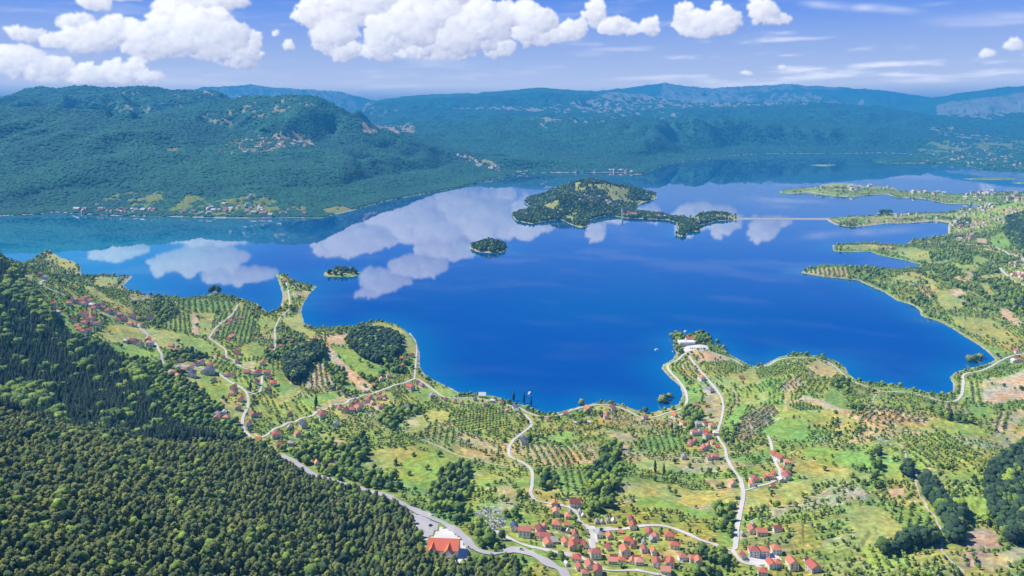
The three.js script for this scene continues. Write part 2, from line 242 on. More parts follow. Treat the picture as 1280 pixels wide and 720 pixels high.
// ------------------------------------------------------------------ land cover: woods, orchards, meadows, ploughland (bearings surveyed on the ground)
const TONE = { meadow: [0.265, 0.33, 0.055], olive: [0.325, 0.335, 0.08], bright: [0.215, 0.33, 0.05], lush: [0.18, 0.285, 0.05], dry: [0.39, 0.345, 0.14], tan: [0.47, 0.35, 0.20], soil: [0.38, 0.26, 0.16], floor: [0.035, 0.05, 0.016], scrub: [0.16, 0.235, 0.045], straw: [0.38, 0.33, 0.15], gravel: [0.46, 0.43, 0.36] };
const F = (kind, tone, pts, more) => ({ kind, tone, P: poly(pts), ...more });
const fields = [
  // meadows and ploughland
  F('open', 'olive', [[127, 412], [160, 405], [178, 412], [180, 425], [130, 428]]), F('open', 'bright', [[133, 434], [150, 432], [198, 440], [198, 447], [150, 444]]), F('open', 'olive', [[180, 412], [195, 408], [240, 425], [245, 442], [222, 443], [205, 430]]),
  F('open', 'olive', [[95, 447], [124, 445], [126, 452], [100, 454]]), F('rows', 'meadow', [[207, 393], [238, 391], [242, 418], [205, 412]]), F('open', 'tan', [[240, 392], [247, 392], [249, 420], [240, 418]]), F('open', 'olive', [[249, 391], [270, 388], [262, 420], [250, 421]]),
  F('open', 'meadow', [[215, 415], [250, 423], [283, 440], [262, 446], [240, 438]]), F('open', 'dry', [[215, 457], [232, 453], [247, 458], [240, 464]]), F('open', 'bright', [[250, 470], [268, 470], [285, 490], [268, 505], [255, 490]]), F('open', 'olive', [[285, 503], [305, 495], [307, 515], [300, 540], [286, 530]]), F('open', 'meadow', [[272, 470], [290, 480], [305, 492], [290, 500]]),
  F('open', 'dry', [[160, 370], [185, 367], [190, 374], [165, 377]]), F('open', 'olive', [[65, 318], [95, 330], [98, 343], [78, 335], [55, 325]]), F('open', 'olive', [[120, 347], [150, 347], [155, 353], [130, 357], [105, 357]]), F('open', 'dry', [[25, 345], [42, 342], [40, 352], [26, 352]]),
  F('rows', 'lush', [[272, 392], [310, 385], [318, 400], [312, 430], [290, 428], [270, 415]]), F('rows', 'lush', [[225, 377], [260, 376], [295, 378], [285, 390], [225, 390]]), F('open', 'meadow', [[300, 435], [322, 428], [330, 445], [305, 448]]), F('open', 'dry', [[300, 452], [320, 452], [320, 460], [306, 460]]),
  F('open', 'dry', [[354, 365], [361, 365], [361, 376], [355, 376]]), F('open', 'dry', [[364, 366], [387, 364], [386, 371], [366, 372]]), F('open', 'olive', [[352, 399], [374, 392], [380, 408], [396, 416], [388, 423], [362, 410]]), F('open', 'meadow', [[325, 395], [345, 402], [340, 412], [325, 420]]),
  F('open', 'tan', [[404, 435], [411, 433], [467, 483], [453, 490]]), F('open', 'bright', [[411, 432], [428, 430], [482, 462], [468, 480]]), F('open', 'lush', [[400, 446], [405, 437], [451, 490], [436, 492]]), F('open', 'tan', [[408, 423], [425, 418], [440, 418], [429, 432], [413, 430]]),
  F('rows', 'tan', [[382, 462], [405, 450], [412, 470], [418, 480], [384, 488]]), F('open', 'olive', [[497, 424], [513, 421], [519, 432], [519, 443], [502, 440]]), F('open', 'olive', [[457, 408], [475, 403], [495, 408], [512, 420], [495, 418], [478, 412]]), F('open', 'lush', [[345, 467], [355, 463], [362, 480], [376, 483], [376, 488], [348, 495]]), F('open', 'olive', [[337, 500], [352, 490], [375, 480], [375, 492], [350, 508]]), F('open', 'dry', [[390, 506], [430, 493], [432, 499], [395, 512]]),
  F('open', 'bright', [[375, 505], [400, 492], [430, 490], [408, 503], [385, 512]]), F('open', 'olive', [[466, 496], [488, 489], [495, 502], [472, 505]]), F('open', 'lush', [[515, 488], [532, 485], [545, 497], [525, 508]]), F('open', 'meadow', [[532, 474], [552, 482], [572, 494], [560, 497], [545, 488]]), F('open', 'olive', [[505, 530], [525, 517], [555, 513], [575, 520], [540, 535], [515, 545]]), F('open', 'straw', [[505, 528], [520, 522], [525, 526], [510, 536]]), F('open', 'meadow', [[562, 499], [588, 499], [590, 508], [566, 508]]),
  F('open', 'olive', [[397, 540], [420, 540], [432, 551], [415, 558], [404, 553]]), F('open', 'dry', [[418, 548], [432, 548], [430, 556], [412, 560]]), F('open', 'olive', [[447, 585], [465, 562], [500, 560], [520, 566], [478, 588]]), F('open', 'bright', [[505, 575], [540, 562], [560, 580], [558, 605], [520, 615], [495, 605]]), F('open', 'straw', [[574, 545], [590, 547], [618, 560], [612, 566], [580, 556]]), F('open', 'dry', [[575, 560], [600, 565], [625, 570], [605, 577], [582, 570]]), F('open', 'dry', [[622, 610], [640, 605], [645, 630], [632, 645], [622, 630]]), F('rows', 'meadow', [[560, 520], [630, 510], [640, 535], [575, 540]]), F('rows', 'olive', [[535, 530], [572, 540], [565, 555], [530, 548]]), F('open', 'meadow', [[580, 598], [615, 593], [640, 603], [600, 606]]),
  F('open', 'tan', [[862, 441], [890, 440], [912, 447], [912, 452], [872, 453], [866, 448]]), F('open', 'bright', [[838, 462], [850, 468], [862, 485], [872, 475], [876, 500], [862, 508], [858, 492], [846, 476]]), F('rows', 'meadow', [[876, 455], [925, 452], [932, 463], [884, 466]]), F('open', 'olive', [[905, 473], [945, 462], [960, 470], [955, 478], [912, 488], [902, 480]]), F('open', 'bright', [[905, 535], [918, 510], [936, 502], [925, 530], [912, 545]]), F('open', 'olive', [[925, 500], [960, 488], [960, 500], [935, 508]]), F('rows', 'soil', [[918, 545], [928, 520], [955, 505], [975, 510], [965, 530], [930, 555]]), F('open', 'straw', [[878, 482], [895, 478], [898, 495], [903, 515], [897, 530], [880, 525]]), F('rows', 'meadow', [[940, 460], [1000, 455], [1010, 466], [950, 475]]),
  F('open', 'tan', [[1227, 492], [1240, 480], [1280, 462], [1330, 450], [1330, 500], [1270, 500], [1240, 506], [1230, 503]]), F('open', 'straw', [[1225, 482], [1232, 472], [1250, 472], [1252, 483], [1235, 488], [1226, 488]]), F('open', 'dry', [[1008, 458], [1022, 450], [1038, 455], [1048, 464], [1040, 472], [1020, 470]]), F('rows', 'tan', [[970, 488], [985, 474], [1003, 471], [1005, 483], [985, 490]]), F('rows', 'meadow', [[1003, 484], [1010, 475], [1038, 480], [1030, 492], [1010, 496]]), F('open', 'lush', [[1028, 494], [1040, 485], [1055, 498], [1070, 508], [1070, 514], [1050, 510], [1030, 499]]), F('rows', 'lush', [[987, 506], [995, 500], [1025, 507], [1020, 513], [992, 512]]),
  F('open', 'tan', [[985, 502], [1010, 496], [1030, 501], [1060, 515], [1060, 521], [1035, 510], [1010, 502], [992, 505]]), F('rows', 'tan', [[1078, 508], [1120, 512], [1160, 525], [1160, 529], [1130, 531], [1075, 530], [1060, 518]]), F('rows', 'straw', [[1158, 502], [1180, 505], [1208, 508], [1212, 522], [1190, 524], [1163, 516]]), F('open', 'bright', [[945, 540], [970, 525], [1005, 524], [1018, 535], [1010, 545], [985, 553]]), F('open', 'meadow', [[960, 522], [985, 512], [1020, 515], [1045, 524], [1020, 530], [1000, 522]]), F('rows', 'tan', [[1240, 530], [1252, 515], [1262, 515], [1256, 535], [1245, 548]]), F('open', 'straw', [[1262, 520], [1280, 505], [1286, 510], [1265, 545], [1250, 555]]), F('open', 'bright', [[1205, 508], [1240, 512], [1240, 530], [1215, 522]]), F('open', 'bright', [[1090, 483], [1150, 491], [1160, 495], [1130, 490], [1095, 487]]), F('rows', 'olive', [[1207, 478], [1225, 475], [1230, 505], [1215, 505]]),
  F('open', 'meadow', [[1165, 525], [1215, 527], [1235, 545], [1200, 545], [1165, 535]]), F('rows', 'meadow', [[1125, 545], [1180, 540], [1225, 565], [1215, 585], [1155, 585], [1140, 570]]), F('open', 'dry', [[1252, 548], [1280, 535], [1300, 540], [1280, 560], [1255, 562]]), F('open', 'bright', [[1000, 570], [1010, 556], [1050, 562], [1090, 570], [1090, 585], [1060, 582]]), F('open', 'olive', [[985, 590], [995, 573], [1040, 582], [1090, 592], [1092, 602], [1040, 600], [1000, 597]]), F('open', 'meadow', [[1100, 568], [1130, 566], [1133, 585], [1125, 602], [1100, 600]]), F('open', 'olive', [[965, 620], [985, 602], [1020, 608], [1010, 618], [985, 635], [960, 640]]), F('open', 'straw', [[962, 637], [1000, 625], [1005, 632], [965, 650]]), F('open', 'tan', [[1055, 612], [1080, 614], [1085, 625], [1060, 622]]), F('open', 'tan', [[1110, 612], [1130, 610], [1130, 620], [1112, 622]]),
  F('open', 'olive', [[1055, 635], [1090, 632], [1110, 645], [1130, 660], [1110, 678], [1080, 682], [1065, 665]]), F('rows', 'bright', [[1112, 640], [1145, 628], [1165, 650], [1160, 675], [1140, 670]]), F('open', 'bright', [[1180, 622], [1230, 622], [1240, 640], [1225, 650], [1195, 635]]), F('open', 'soil', [[1206, 670], [1230, 660], [1245, 668], [1254, 684], [1225, 690], [1206, 682]]), F('rows', 'soil', [[1196, 690], [1225, 690], [1250, 692], [1230, 705], [1205, 712]]), F('open', 'straw', [[1225, 705], [1250, 690], [1290, 672], [1330, 660], [1330, 690], [1270, 702], [1240, 715]]), F('rows', 'meadow', [[1075, 685], [1135, 683], [1140, 712], [1090, 718]]), F('open', 'meadow', [[1175, 585], [1240, 590], [1235, 605], [1190, 600]]),
  F('open', 'soil', [[740, 578], [748, 566], [770, 557], [788, 556], [786, 564], [765, 572], [750, 583]]), F('open', 'olive', [[790, 580], [800, 573], [850, 578], [905, 580], [908, 590], [850, 591], [800, 588]]), F('open', 'straw', [[850, 580], [905, 580], [907, 589], [852, 590]]), F('open', 'olive', [[773, 612], [800, 603], [845, 606], [910, 622], [918, 632], [870, 632], [800, 622]]), F('open', 'bright', [[795, 625], [815, 620], [850, 630], [895, 645], [880, 650], [840, 638], [800, 635]]), F('open', 'dry', [[770, 610], [790, 605], [797, 608], [778, 616]]), F('open', 'dry', [[880, 600], [915, 598], [918, 618], [895, 615]]), F('rows', 'straw', [[660, 558], [720, 555], [735, 575], [690, 585], [665, 575]]), F('rows', 'lush', [[695, 585], [745, 588], [742, 615], [700, 615]]), F('rows', 'lush', [[805, 545], [850, 545], [862, 562], [810, 566]]), F('open', 'bright', [[690, 540], [715, 540], [716, 556], [700, 560]]), F('open', 'straw', [[758, 543], [795, 540], [796, 552], [775, 552]]), F('open', 'meadow', [[835, 665], [850, 672], [845, 690], [832, 690], [822, 680]]), F('open', 'bright', [[888, 672], [908, 668], [918, 680], [908, 686]]), F('open', 'olive', [[932, 618], [962, 608], [960, 632], [935, 640]]), F('open', 'meadow', [[640, 600], [660, 596], [662, 612], [645, 612]]), F('open', 'olive', [[668, 620], [685, 615], [690, 628], [675, 626]]), F('open', 'dry', [[825, 690], [845, 685], [848, 698], [830, 700]]),
  // right shore headlands
  F('rows', 'straw', [[1003, 341], [1030, 334.5], [1058, 335], [1062, 346], [1030, 345]]), F('open', 'olive', [[1045, 308], [1090, 306], [1110, 310], [1090, 313], [1048, 313]]), F('open', 'olive', [[1105, 312], [1140, 309], [1190, 325], [1170, 331], [1140, 325]]), F('open', 'tan', [[1221, 298], [1233, 298], [1233, 305], [1222, 305]]), F('open', 'bright', [[1238, 300], [1250, 292], [1262, 296], [1262, 310], [1240, 310]]), F('open', 'meadow', [[1150, 340], [1190, 330], [1220, 320], [1235, 325], [1200, 350], [1160, 345]]), F('open', 'olive', [[1120, 345], [1150, 342], [1150, 352], [1118, 352]]), F('open', 'straw', [[1195, 345], [1220, 335], [1215, 350], [1200, 355]]), F('open', 'tan', [[1186, 362], [1200, 361], [1208, 370], [1190, 371]]), F('open', 'tan', [[1250, 385], [1262, 388], [1280, 405], [1275, 408], [1252, 396]]), F('open', 'olive', [[1165, 362], [1186, 364], [1205, 378], [1200, 388], [1180, 388]]), F('open', 'olive', [[1190, 395], [1240, 400], [1275, 425], [1260, 435], [1225, 420], [1195, 408]]), F('open', 'lush', [[1230, 432], [1255, 436], [1258, 448], [1240, 444]]), F('open', 'olive', [[1225, 355], [1258, 345], [1255, 370], [1235, 372]]),
  // woods
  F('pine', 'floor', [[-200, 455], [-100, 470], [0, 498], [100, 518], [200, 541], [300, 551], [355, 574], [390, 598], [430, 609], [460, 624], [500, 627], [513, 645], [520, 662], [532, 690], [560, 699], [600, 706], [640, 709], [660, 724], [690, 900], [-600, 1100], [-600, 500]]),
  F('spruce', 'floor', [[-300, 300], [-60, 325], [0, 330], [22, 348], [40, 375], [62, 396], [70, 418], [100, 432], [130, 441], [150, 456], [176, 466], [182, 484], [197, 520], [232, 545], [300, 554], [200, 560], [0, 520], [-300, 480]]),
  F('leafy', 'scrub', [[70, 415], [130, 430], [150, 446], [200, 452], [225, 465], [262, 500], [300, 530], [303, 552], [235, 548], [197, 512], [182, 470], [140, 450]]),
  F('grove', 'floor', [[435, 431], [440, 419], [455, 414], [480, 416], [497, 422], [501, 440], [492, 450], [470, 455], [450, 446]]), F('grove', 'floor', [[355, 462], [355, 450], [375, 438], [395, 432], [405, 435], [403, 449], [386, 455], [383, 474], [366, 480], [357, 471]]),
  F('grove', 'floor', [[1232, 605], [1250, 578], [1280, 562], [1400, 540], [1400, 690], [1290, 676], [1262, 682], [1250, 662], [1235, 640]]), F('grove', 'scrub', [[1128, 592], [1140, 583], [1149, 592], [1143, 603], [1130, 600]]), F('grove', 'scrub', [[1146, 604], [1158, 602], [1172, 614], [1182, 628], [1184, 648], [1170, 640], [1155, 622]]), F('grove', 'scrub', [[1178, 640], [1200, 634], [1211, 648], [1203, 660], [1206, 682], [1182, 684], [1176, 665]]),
  F('leafy', 'scrub', [[0, 322], [33, 332], [30, 350], [0, 345]]), F('leafy', 'scrub', [[728, 590], [745, 580], [752, 560], [775, 555], [778, 585], [772, 612], [762, 640], [738, 645], [732, 615]]), F('leafy', 'scrub', [[668, 592], [690, 588], [698, 605], [680, 614], [668, 610]]), F('leafy', 'scrub', [[892, 640], [915, 630], [922, 652], [918, 672], [898, 668]]), F('leafy', 'scrub', [[868, 690], [895, 684], [908, 696], [905, 724], [868, 726]]), F('leafy', 'scrub', [[545, 600], [560, 585], [582, 580], [590, 605], [588, 630], [572, 645], [545, 640], [535, 625]]), F('leafy', 'scrub', [[440, 600], [460, 590], [495, 600], [505, 615], [480, 622], [455, 618]]), F('leafy', 'scrub', [[345, 560], [375, 565], [400, 555], [425, 565], [455, 545], [462, 570], [440, 600], [410, 600], [370, 580]]), F('leafy', 'scrub', [[475, 430], [488, 450], [505, 445], [515, 452], [500, 470], [478, 460]]), F('leafy', 'scrub', [[590, 655], [618, 668], [640, 672], [650, 680], [610, 687], [588, 675]]), F('leafy', 'scrub', [[190, 380], [210, 378], [222, 392], [205, 402], [195, 395]]), F('leafy', 'scrub', [[205, 445], [240, 438], [252, 446], [225, 456], [208, 454]]), F('leafy', 'scrub', [[325, 445], [345, 430], [360, 420], [385, 425], [370, 435], [345, 450]]), F('leafy', 'scrub', [[405, 455], [430, 465], [436, 480], [418, 482]]), F('leafy', 'scrub', [[445, 470], [470, 475], [480, 462], [487, 470], [470, 482]]), F('leafy', 'scrub', [[480, 512], [510, 508], [530, 512], [505, 525], [490, 540], [475, 530]]), F('leafy', 'scrub', [[855, 510], [876, 510], [878, 530], [862, 540], [850, 525]]), F('leafy', 'scrub', [[1090, 567], [1100, 560], [1100, 600], [1090, 602]]), F('leafy', 'scrub', [[1040, 482], [1056, 470], [1062, 480], [1060, 492]]), F('leafy', 'scrub', [[1058, 498], [1075, 505], [1078, 516], [1066, 512]]), F('leafy', 'scrub', [[1155, 508], [1165, 505], [1180, 516], [1214, 526], [1212, 532], [1175, 524]]), F('leafy', 'scrub', [[840, 420], [852, 418], [852, 436], [845, 440]]), F('leafy', 'scrub', [[866, 420], [885, 420], [890, 430], [868, 432]]), F('grove', 'scrub', [[1180, 680], [1100, 700], [1105, 690], [1170, 670]]),
  F('leafy', 'scrub', [[1160, 316], [1190, 312], [1195, 322], [1165, 328]]), F('leafy', 'scrub', [[1195, 318], [1212, 318], [1218, 330], [1200, 332]]), F('leafy', 'scrub', [[1165, 338], [1190, 332], [1205, 345], [1180, 352]]), F('leafy', 'scrub', [[1062, 334], [1075, 333], [1077, 350], [1066, 349]]), F('leafy', 'scrub', [[1080, 338], [1105, 338], [1108, 352], [1085, 348]]), F('grove', 'floor', [[1258, 275], [1290, 262], [1400, 250], [1400, 330], [1290, 330], [1270, 308], [1258, 296]]), F('leafy', 'scrub', [[1195, 273], [1213, 272], [1214, 281], [1198, 283]]), F('leafy', 'scrub', [[1135, 375], [1155, 370], [1160, 380], [1145, 384]]), F('leafy', 'scrub', [[1232, 350], [1265, 350], [1280, 375], [1280, 395], [1250, 380]]), F('leafy', 'scrub', [[1040, 281], [1070, 277], [1072, 283], [1055, 285]]),
];
fields.forEach((f) => { f.b = box(f.P); });
const fieldAt = (x, d) => { for (let k = fields.length - 1; k >= 0; k--) { const f = fields[k], b = f.b; if (x >= b[0] && x <= b[1] && d >= b[2] && d <= b[3] && inPoly(f.P, x, d)) return f; } return null; };
// smaller parcels between the surveyed fields: cells 70 x 34 m laid along the contour
const parcelTones = ['meadow', 'meadow', 'olive', 'bright', 'lush', 'scrub', 'meadow', 'olive', 'meadow', 'dry', 'bright', 'olive'].map((t) => TONE[t]);
const shoreAt = (x, d) => { const fi = clamp(log(d / D0) / STEP, 0, ROWS - 1.001), i = floor(fi), t = fi - i, fj = clamp((x / d - U0) / DU, 0, COLS - 1.001), j = floor(fj), q = fj - j, o = i * COLS + j; return lerp(lerp(gs[o], gs[o + 1], q), lerp(gs[o + COLS], gs[o + COLS + 1], q), t); };
function parcel(x, d) {
  const s = shoreAt(x, d) + 16 * fbm(x / 120, d / 120, 2, 62), turn = 0, p = (x * 0.83 + d * 0.55 + 16 * vnoise(x / 60, d / 60, 63)) / 125, q = s / 31, i = floor(p), j = floor(q);
  let f1 = 9, f2 = 9, a = 0, b = 0;
  for (let n = -1; n <= 1; n++) for (let m = -1; m <= 1; m++) { const ex = i + n + 0.15 + 0.7 * hash(i + n, j + m, 64) - p, ey = j + m + 0.15 + 0.7 * hash(i + n, j + m, 65) - q, e = ex * ex + ey * ey; if (e < f1) { f2 = f1; f1 = e; a = i + n; b = j + m; } else if (e < f2) f2 = e; }
  return { id: hash(a, b, 66), edge: sqrt(f2) - sqrt(f1), turn, p, q };
}
// plan of the near land: grass, soil, forest floor
const PLAN = { x0: -1560, x1: 1560, d0: 150, d1: 2470 };
let planTexture;
{
  const N = 2048, cv = document.createElement('canvas'); cv.width = N; cv.height = N; const ctx = cv.getContext('2d');
  const toS = (c) => 255 * (c <= 0.0031308 ? c * 12.92 : 1.055 * c ** (1 / 2.4) - 0.055), css = (c) => `rgb(${c.map((v) => round(toS(v)))})`;
  const img = ctx.createImageData(N, N), px = img.data;
  for (let y = 0; y < N; y++) for (let x = 0; x < N; x++) {
    const wx = PLAN.x0 + (x + 0.5) / N * (PLAN.x1 - PLAN.x0), wd = PLAN.d1 - (y + 0.5) / N * (PLAN.d1 - PLAN.d0), o = (y * N + x) * 4;
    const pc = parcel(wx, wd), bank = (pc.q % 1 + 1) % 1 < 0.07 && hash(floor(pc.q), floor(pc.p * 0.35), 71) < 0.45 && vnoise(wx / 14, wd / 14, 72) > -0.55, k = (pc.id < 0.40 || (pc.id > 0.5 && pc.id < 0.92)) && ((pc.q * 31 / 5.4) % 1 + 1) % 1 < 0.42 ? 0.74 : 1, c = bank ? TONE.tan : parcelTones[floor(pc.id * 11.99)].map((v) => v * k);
    px[o] = toS(c[0]); px[o + 1] = toS(c[1]); px[o + 2] = toS(c[2]); px[o + 3] = 255;
  }
  ctx.putImageData(img, 0, 0);
  const tx = (x) => (x - PLAN.x0) / (PLAN.x1 - PLAN.x0) * N, ty = (d) => (PLAN.d1 - d) / (PLAN.d1 - PLAN.d0) * N;
  for (const f of fields) {
    if (f.b[2] > PLAN.d1) continue;
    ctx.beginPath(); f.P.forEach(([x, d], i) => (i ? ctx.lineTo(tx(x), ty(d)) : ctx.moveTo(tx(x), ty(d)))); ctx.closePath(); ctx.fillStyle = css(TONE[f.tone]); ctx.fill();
  }
  const all = ctx.getImageData(0, 0, N, N), q = all.data;
  for (let y = 0; y < N; y++) for (let x = 0; x < N; x++) {
    const wx = PLAN.x0 + (x + 0.5) / N * (PLAN.x1 - PLAN.x0), wd = PLAN.d1 - (y + 0.5) / N * (PLAN.d1 - PLAN.d0), o = (y * N + x) * 4; if (abs(wx) > wd * 0.88) continue;
    const [w, s] = landAt(wx, wd), coarse = fbm(wx / 38, wd / 38, 3, 90), fine = vnoise(wx / 3.1, wd / 3.1, 95) * 0.6 + (hash(x, y, 97) - 0.5), g = 1 + 0.26 * coarse + 0.5 * fine, warm = 0.16 * fbm(wx / 17, wd / 17, 3, 99) + 0.10 * fbm(wx / 70, wd / 70, 2, 101);
    if (w < 0 || s < 1.8 + 1.6 * vnoise(wx / 9, wd / 9, 98)) { const c = [0.36, 0.335, 0.27]; q[o] = toS(c[0] * g); q[o + 1] = toS(c[1] * g); q[o + 2] = toS(c[2] * g); continue; }
    q[o] = clamp(q[o] * (1 + 0.5 * (g - 1) + warm), 0, 255); q[o + 1] = clamp(q[o + 1] * (1 + 0.5 * (g - 1)), 0, 255); q[o + 2] = clamp(q[o + 2] * (1 + 0.5 * (g - 1) - warm), 0, 255);
  }
  ctx.putImageData(all, 0, 0);
  planTexture = new THREE.CanvasTexture(cv); planTexture.colorSpace = THREE.SRGBColorSpace; planTexture.magFilter = THREE.LinearFilter;
}
console.log('plan');
// far land: woods with clearings, bare limestone on the heights
const G = (tone, amount, pts) => ({ tone, amount, P: poly(pts) });
const clearings = [
  G('meadow', 0.58, [[105, 262], [130, 245], [165, 240], [203, 238], [205, 250], [180, 262], [160, 268]]), G('meadow', 0.66, [[205, 264], [235, 244], [285, 249], [320, 243], [345, 250], [350, 262], [340, 270], [260, 271]]), G('olive', 1, [[361, 257], [383, 257], [383, 263.5], [364, 263]]), G('olive', 1, [[400, 262], [425, 256], [440, 262.5], [420, 268], [405, 267]]), G('olive', 1, [[232, 243], [239, 243], [238, 254], [231, 254]]), G('olive', 0.9, [[200, 186], [214, 184], [230, 185], [222, 190]]),
  G('dry', 0.3, [[60, 122], [140, 112], [250, 118], [250, 138], [140, 132]]), G('dry', 0.4, [[250, 142], [330, 124], [385, 124], [395, 136], [330, 148], [270, 156]]), G('dry', 0.55, [[265, 190], [300, 172], [390, 170], [395, 184], [320, 196]]), G('tan', 0.7, [[452, 165], [462, 152], [500, 155], [520, 164], [470, 168]]), G('dry', 0.5, [[566, 190], [580, 192], [632, 212], [625, 216], [580, 203]]),
  G('gravel', 0.6, [[560, 136], [700, 130], [860, 122], [1010, 116], [1080, 124], [1020, 132], [860, 136], [700, 142]]), G('gravel', 0.45, [[660, 150], [760, 142], [860, 140], [780, 152], [680, 160]]), G('gravel', 0.75, [[1170, 132], [1230, 122], [1300, 114], [1320, 140], [1240, 150], [1180, 146]]), G('gravel', 0.5, [[240, 118], [265, 106], [345, 106], [440, 117], [470, 130], [300, 122]]), G('gravel', 0.6, [[760, 118], [830, 102], [880, 108], [1000, 104], [1060, 112], [900, 122]]), G('dry', 0.5, [[440, 140], [470, 132], [500, 138], [470, 150]]),
  G('meadow', 0.6, [[1132, 194], [1150, 186], [1200, 176], [1280, 172], [1320, 172], [1320, 215], [1225, 210], [1190, 204], [1150, 203]]), G('gravel', 0.5, [[1160, 160], [1190, 158], [1230, 166], [1280, 172], [1240, 176], [1180, 172]]),
];
clearings.forEach((c) => { c.b = box(c.P); });
function farCover(x, d, h, which, s) {                       // [colour, wooded 0..1]
  if (which === 1) {
    let c = [0.03, 0.075, 0.022], wood = 1;
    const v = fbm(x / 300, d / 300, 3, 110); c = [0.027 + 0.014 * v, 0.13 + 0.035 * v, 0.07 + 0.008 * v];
    if (s < 3.5 + 5 * vnoise(x / 60, d / 60, 77)) return [[0.3, 0.29, 0.25], 0];
    for (const f of clearings) if (x >= f.b[0] && x <= f.b[1] && d >= f.b[2] && d <= f.b[3] && inPoly(f.P, x, d)) {
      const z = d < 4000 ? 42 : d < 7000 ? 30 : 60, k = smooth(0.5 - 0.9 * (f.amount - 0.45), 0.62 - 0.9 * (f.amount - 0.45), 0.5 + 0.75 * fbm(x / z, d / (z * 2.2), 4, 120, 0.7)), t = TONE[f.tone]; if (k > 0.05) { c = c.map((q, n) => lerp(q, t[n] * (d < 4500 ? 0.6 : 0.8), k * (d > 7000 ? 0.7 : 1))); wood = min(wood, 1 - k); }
    }
    return [c, wood];
  }
  if (which === 0) { if (s < 5) return [TONE.gravel, 0]; const f = fieldAt(x, d), g = 1 + 0.25 * fbm(x / 40, d / 40, 3, 90); if (f) return [TONE[f.tone].map((v) => v * g), 0]; return [parcelTones[floor(parcel(x, d).id * 11.99)].map((v) => v * g), 0]; }
  if (which === 2) { if (s < 2.5) return [TONE.gravel, 0]; const k = smooth(0.0, 0.2, fbm(x / 70, d / 90, 3, 130) + 0.55 * hump(x, d, 430, 3350, 120, 190) - 0.28 + 0.5 * smooth(560, 640, x)); return [[0, 1, 2].map((n) => lerp(TONE.scrub[n], TONE.olive[n], k)), 1 - k]; }
  return [s < 3 ? TONE.gravel : TONE.scrub, 1];
}
const SPLIT = 437;                                          // row where the near plan (about 2.45 km) hands over to the far sheet
function sheet(i0, i1, colour, uv) {
  const id = new Int32Array((i1 - i0 + 1) * COLS).fill(-1), P = [], C = [], T = [], I = [];
  const vert = (i, j) => { const o = (i - i0) * COLS + j; if (id[o] < 0) { id[o] = P.length / 3; const d = rowD[i], x = (U0 + DU * j) * d; P.push(x, gh[i * COLS + j], -d); if (colour) C.push(...colour(x, d, i, j)); if (uv) T.push(...uv(x, d)); } return id[o]; };
  for (let i = i0; i < i1; i++) for (let j = 0; j < COLS - 1; j++) {
    const o = i * COLS + j; if (max(gh[o], gh[o + 1], gh[o + COLS], gh[o + COLS + 1]) < -14) continue;
    const a = vert(i, j), b = vert(i, j + 1), c = vert(i + 1, j), e = vert(i + 1, j + 1); I.push(a, b, c, b, e, c);
  }
  const g = new THREE.BufferGeometry(); g.setAttribute('position', new THREE.Float32BufferAttribute(P, 3)); if (colour) g.setAttribute('color', new THREE.Float32BufferAttribute(C, 3)); if (uv) g.setAttribute('uv', new THREE.Float32BufferAttribute(T, 2));
  g.setIndex(I); g.computeVertexNormals(); return g;
}
put(new THREE.Mesh(sheet(0, SPLIT, null, (x, d) => [(x - PLAN.x0) / (PLAN.x1 - PLAN.x0), (d - PLAN.d0) / (PLAN.d1 - PLAN.d0)]), new THREE.MeshStandardMaterial({ map: planTexture, roughness: 1 })), 'valley_ground', 'green and tan fields, meadows and forest floor sloping to the lake', 'ground', null, 'structure');
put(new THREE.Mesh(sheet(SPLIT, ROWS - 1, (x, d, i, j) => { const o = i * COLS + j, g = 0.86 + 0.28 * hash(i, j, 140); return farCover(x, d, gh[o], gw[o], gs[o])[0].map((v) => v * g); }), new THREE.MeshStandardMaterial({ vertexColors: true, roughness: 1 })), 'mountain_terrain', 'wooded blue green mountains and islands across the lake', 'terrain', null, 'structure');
{ // the lake: deep blue, greener with silt in the western arm and over the shallows
  const P = [], C = [], I = [], n = 232, rows = []; for (let d = 60; d < 24000; d *= 1.016) rows.push(d); rows.push(60000);
  rows.forEach((d, i) => { for (let j = 0; j <= n; j++) {
    const x = (-1 + 2 * j / n) * (d * 1.05 + 200), i0 = landAt(x, d), deep = i0[0] < 0 ? clamp(-i0[1] / 90) : 0, silt = clamp(0.5 + 0.6 * fbm(x / 700, d / 900, 3, 200)) * smooth(-350, -1100, x + 0.12 * (d - 1800)) + 0.12 * fbm(x / 300, d / 500, 3, 205);
    const t = clamp(max(silt, 0.3 * (1 - deep) * (1 - deep))); P.push(x, 0, -d); C.push(0.0, lerp(0.058, 0.32, t), lerp(0.27, 0.44, t)); if (i && j) { const o = i * (n + 1) + j; I.push(o - n - 2, o - n - 1, o - 1, o - n - 1, o, o - 1); }
  } });
  const g = new THREE.BufferGeometry(); g.setAttribute('position', new THREE.Float32BufferAttribute(P, 3)); g.setAttribute('color', new THREE.Float32BufferAttribute(C, 3)); g.setIndex(I); g.computeVertexNormals();
  put(new THREE.Mesh(g, new THREE.MeshPhysicalMaterial({ vertexColors: true, roughness: 0.02, ior: 1.36, clearcoat: 0.7, clearcoatRoughness: 0.015 })), 'lake_water', 'calm deep blue lake mirroring the clouds', 'lake', null, 'structure');
}
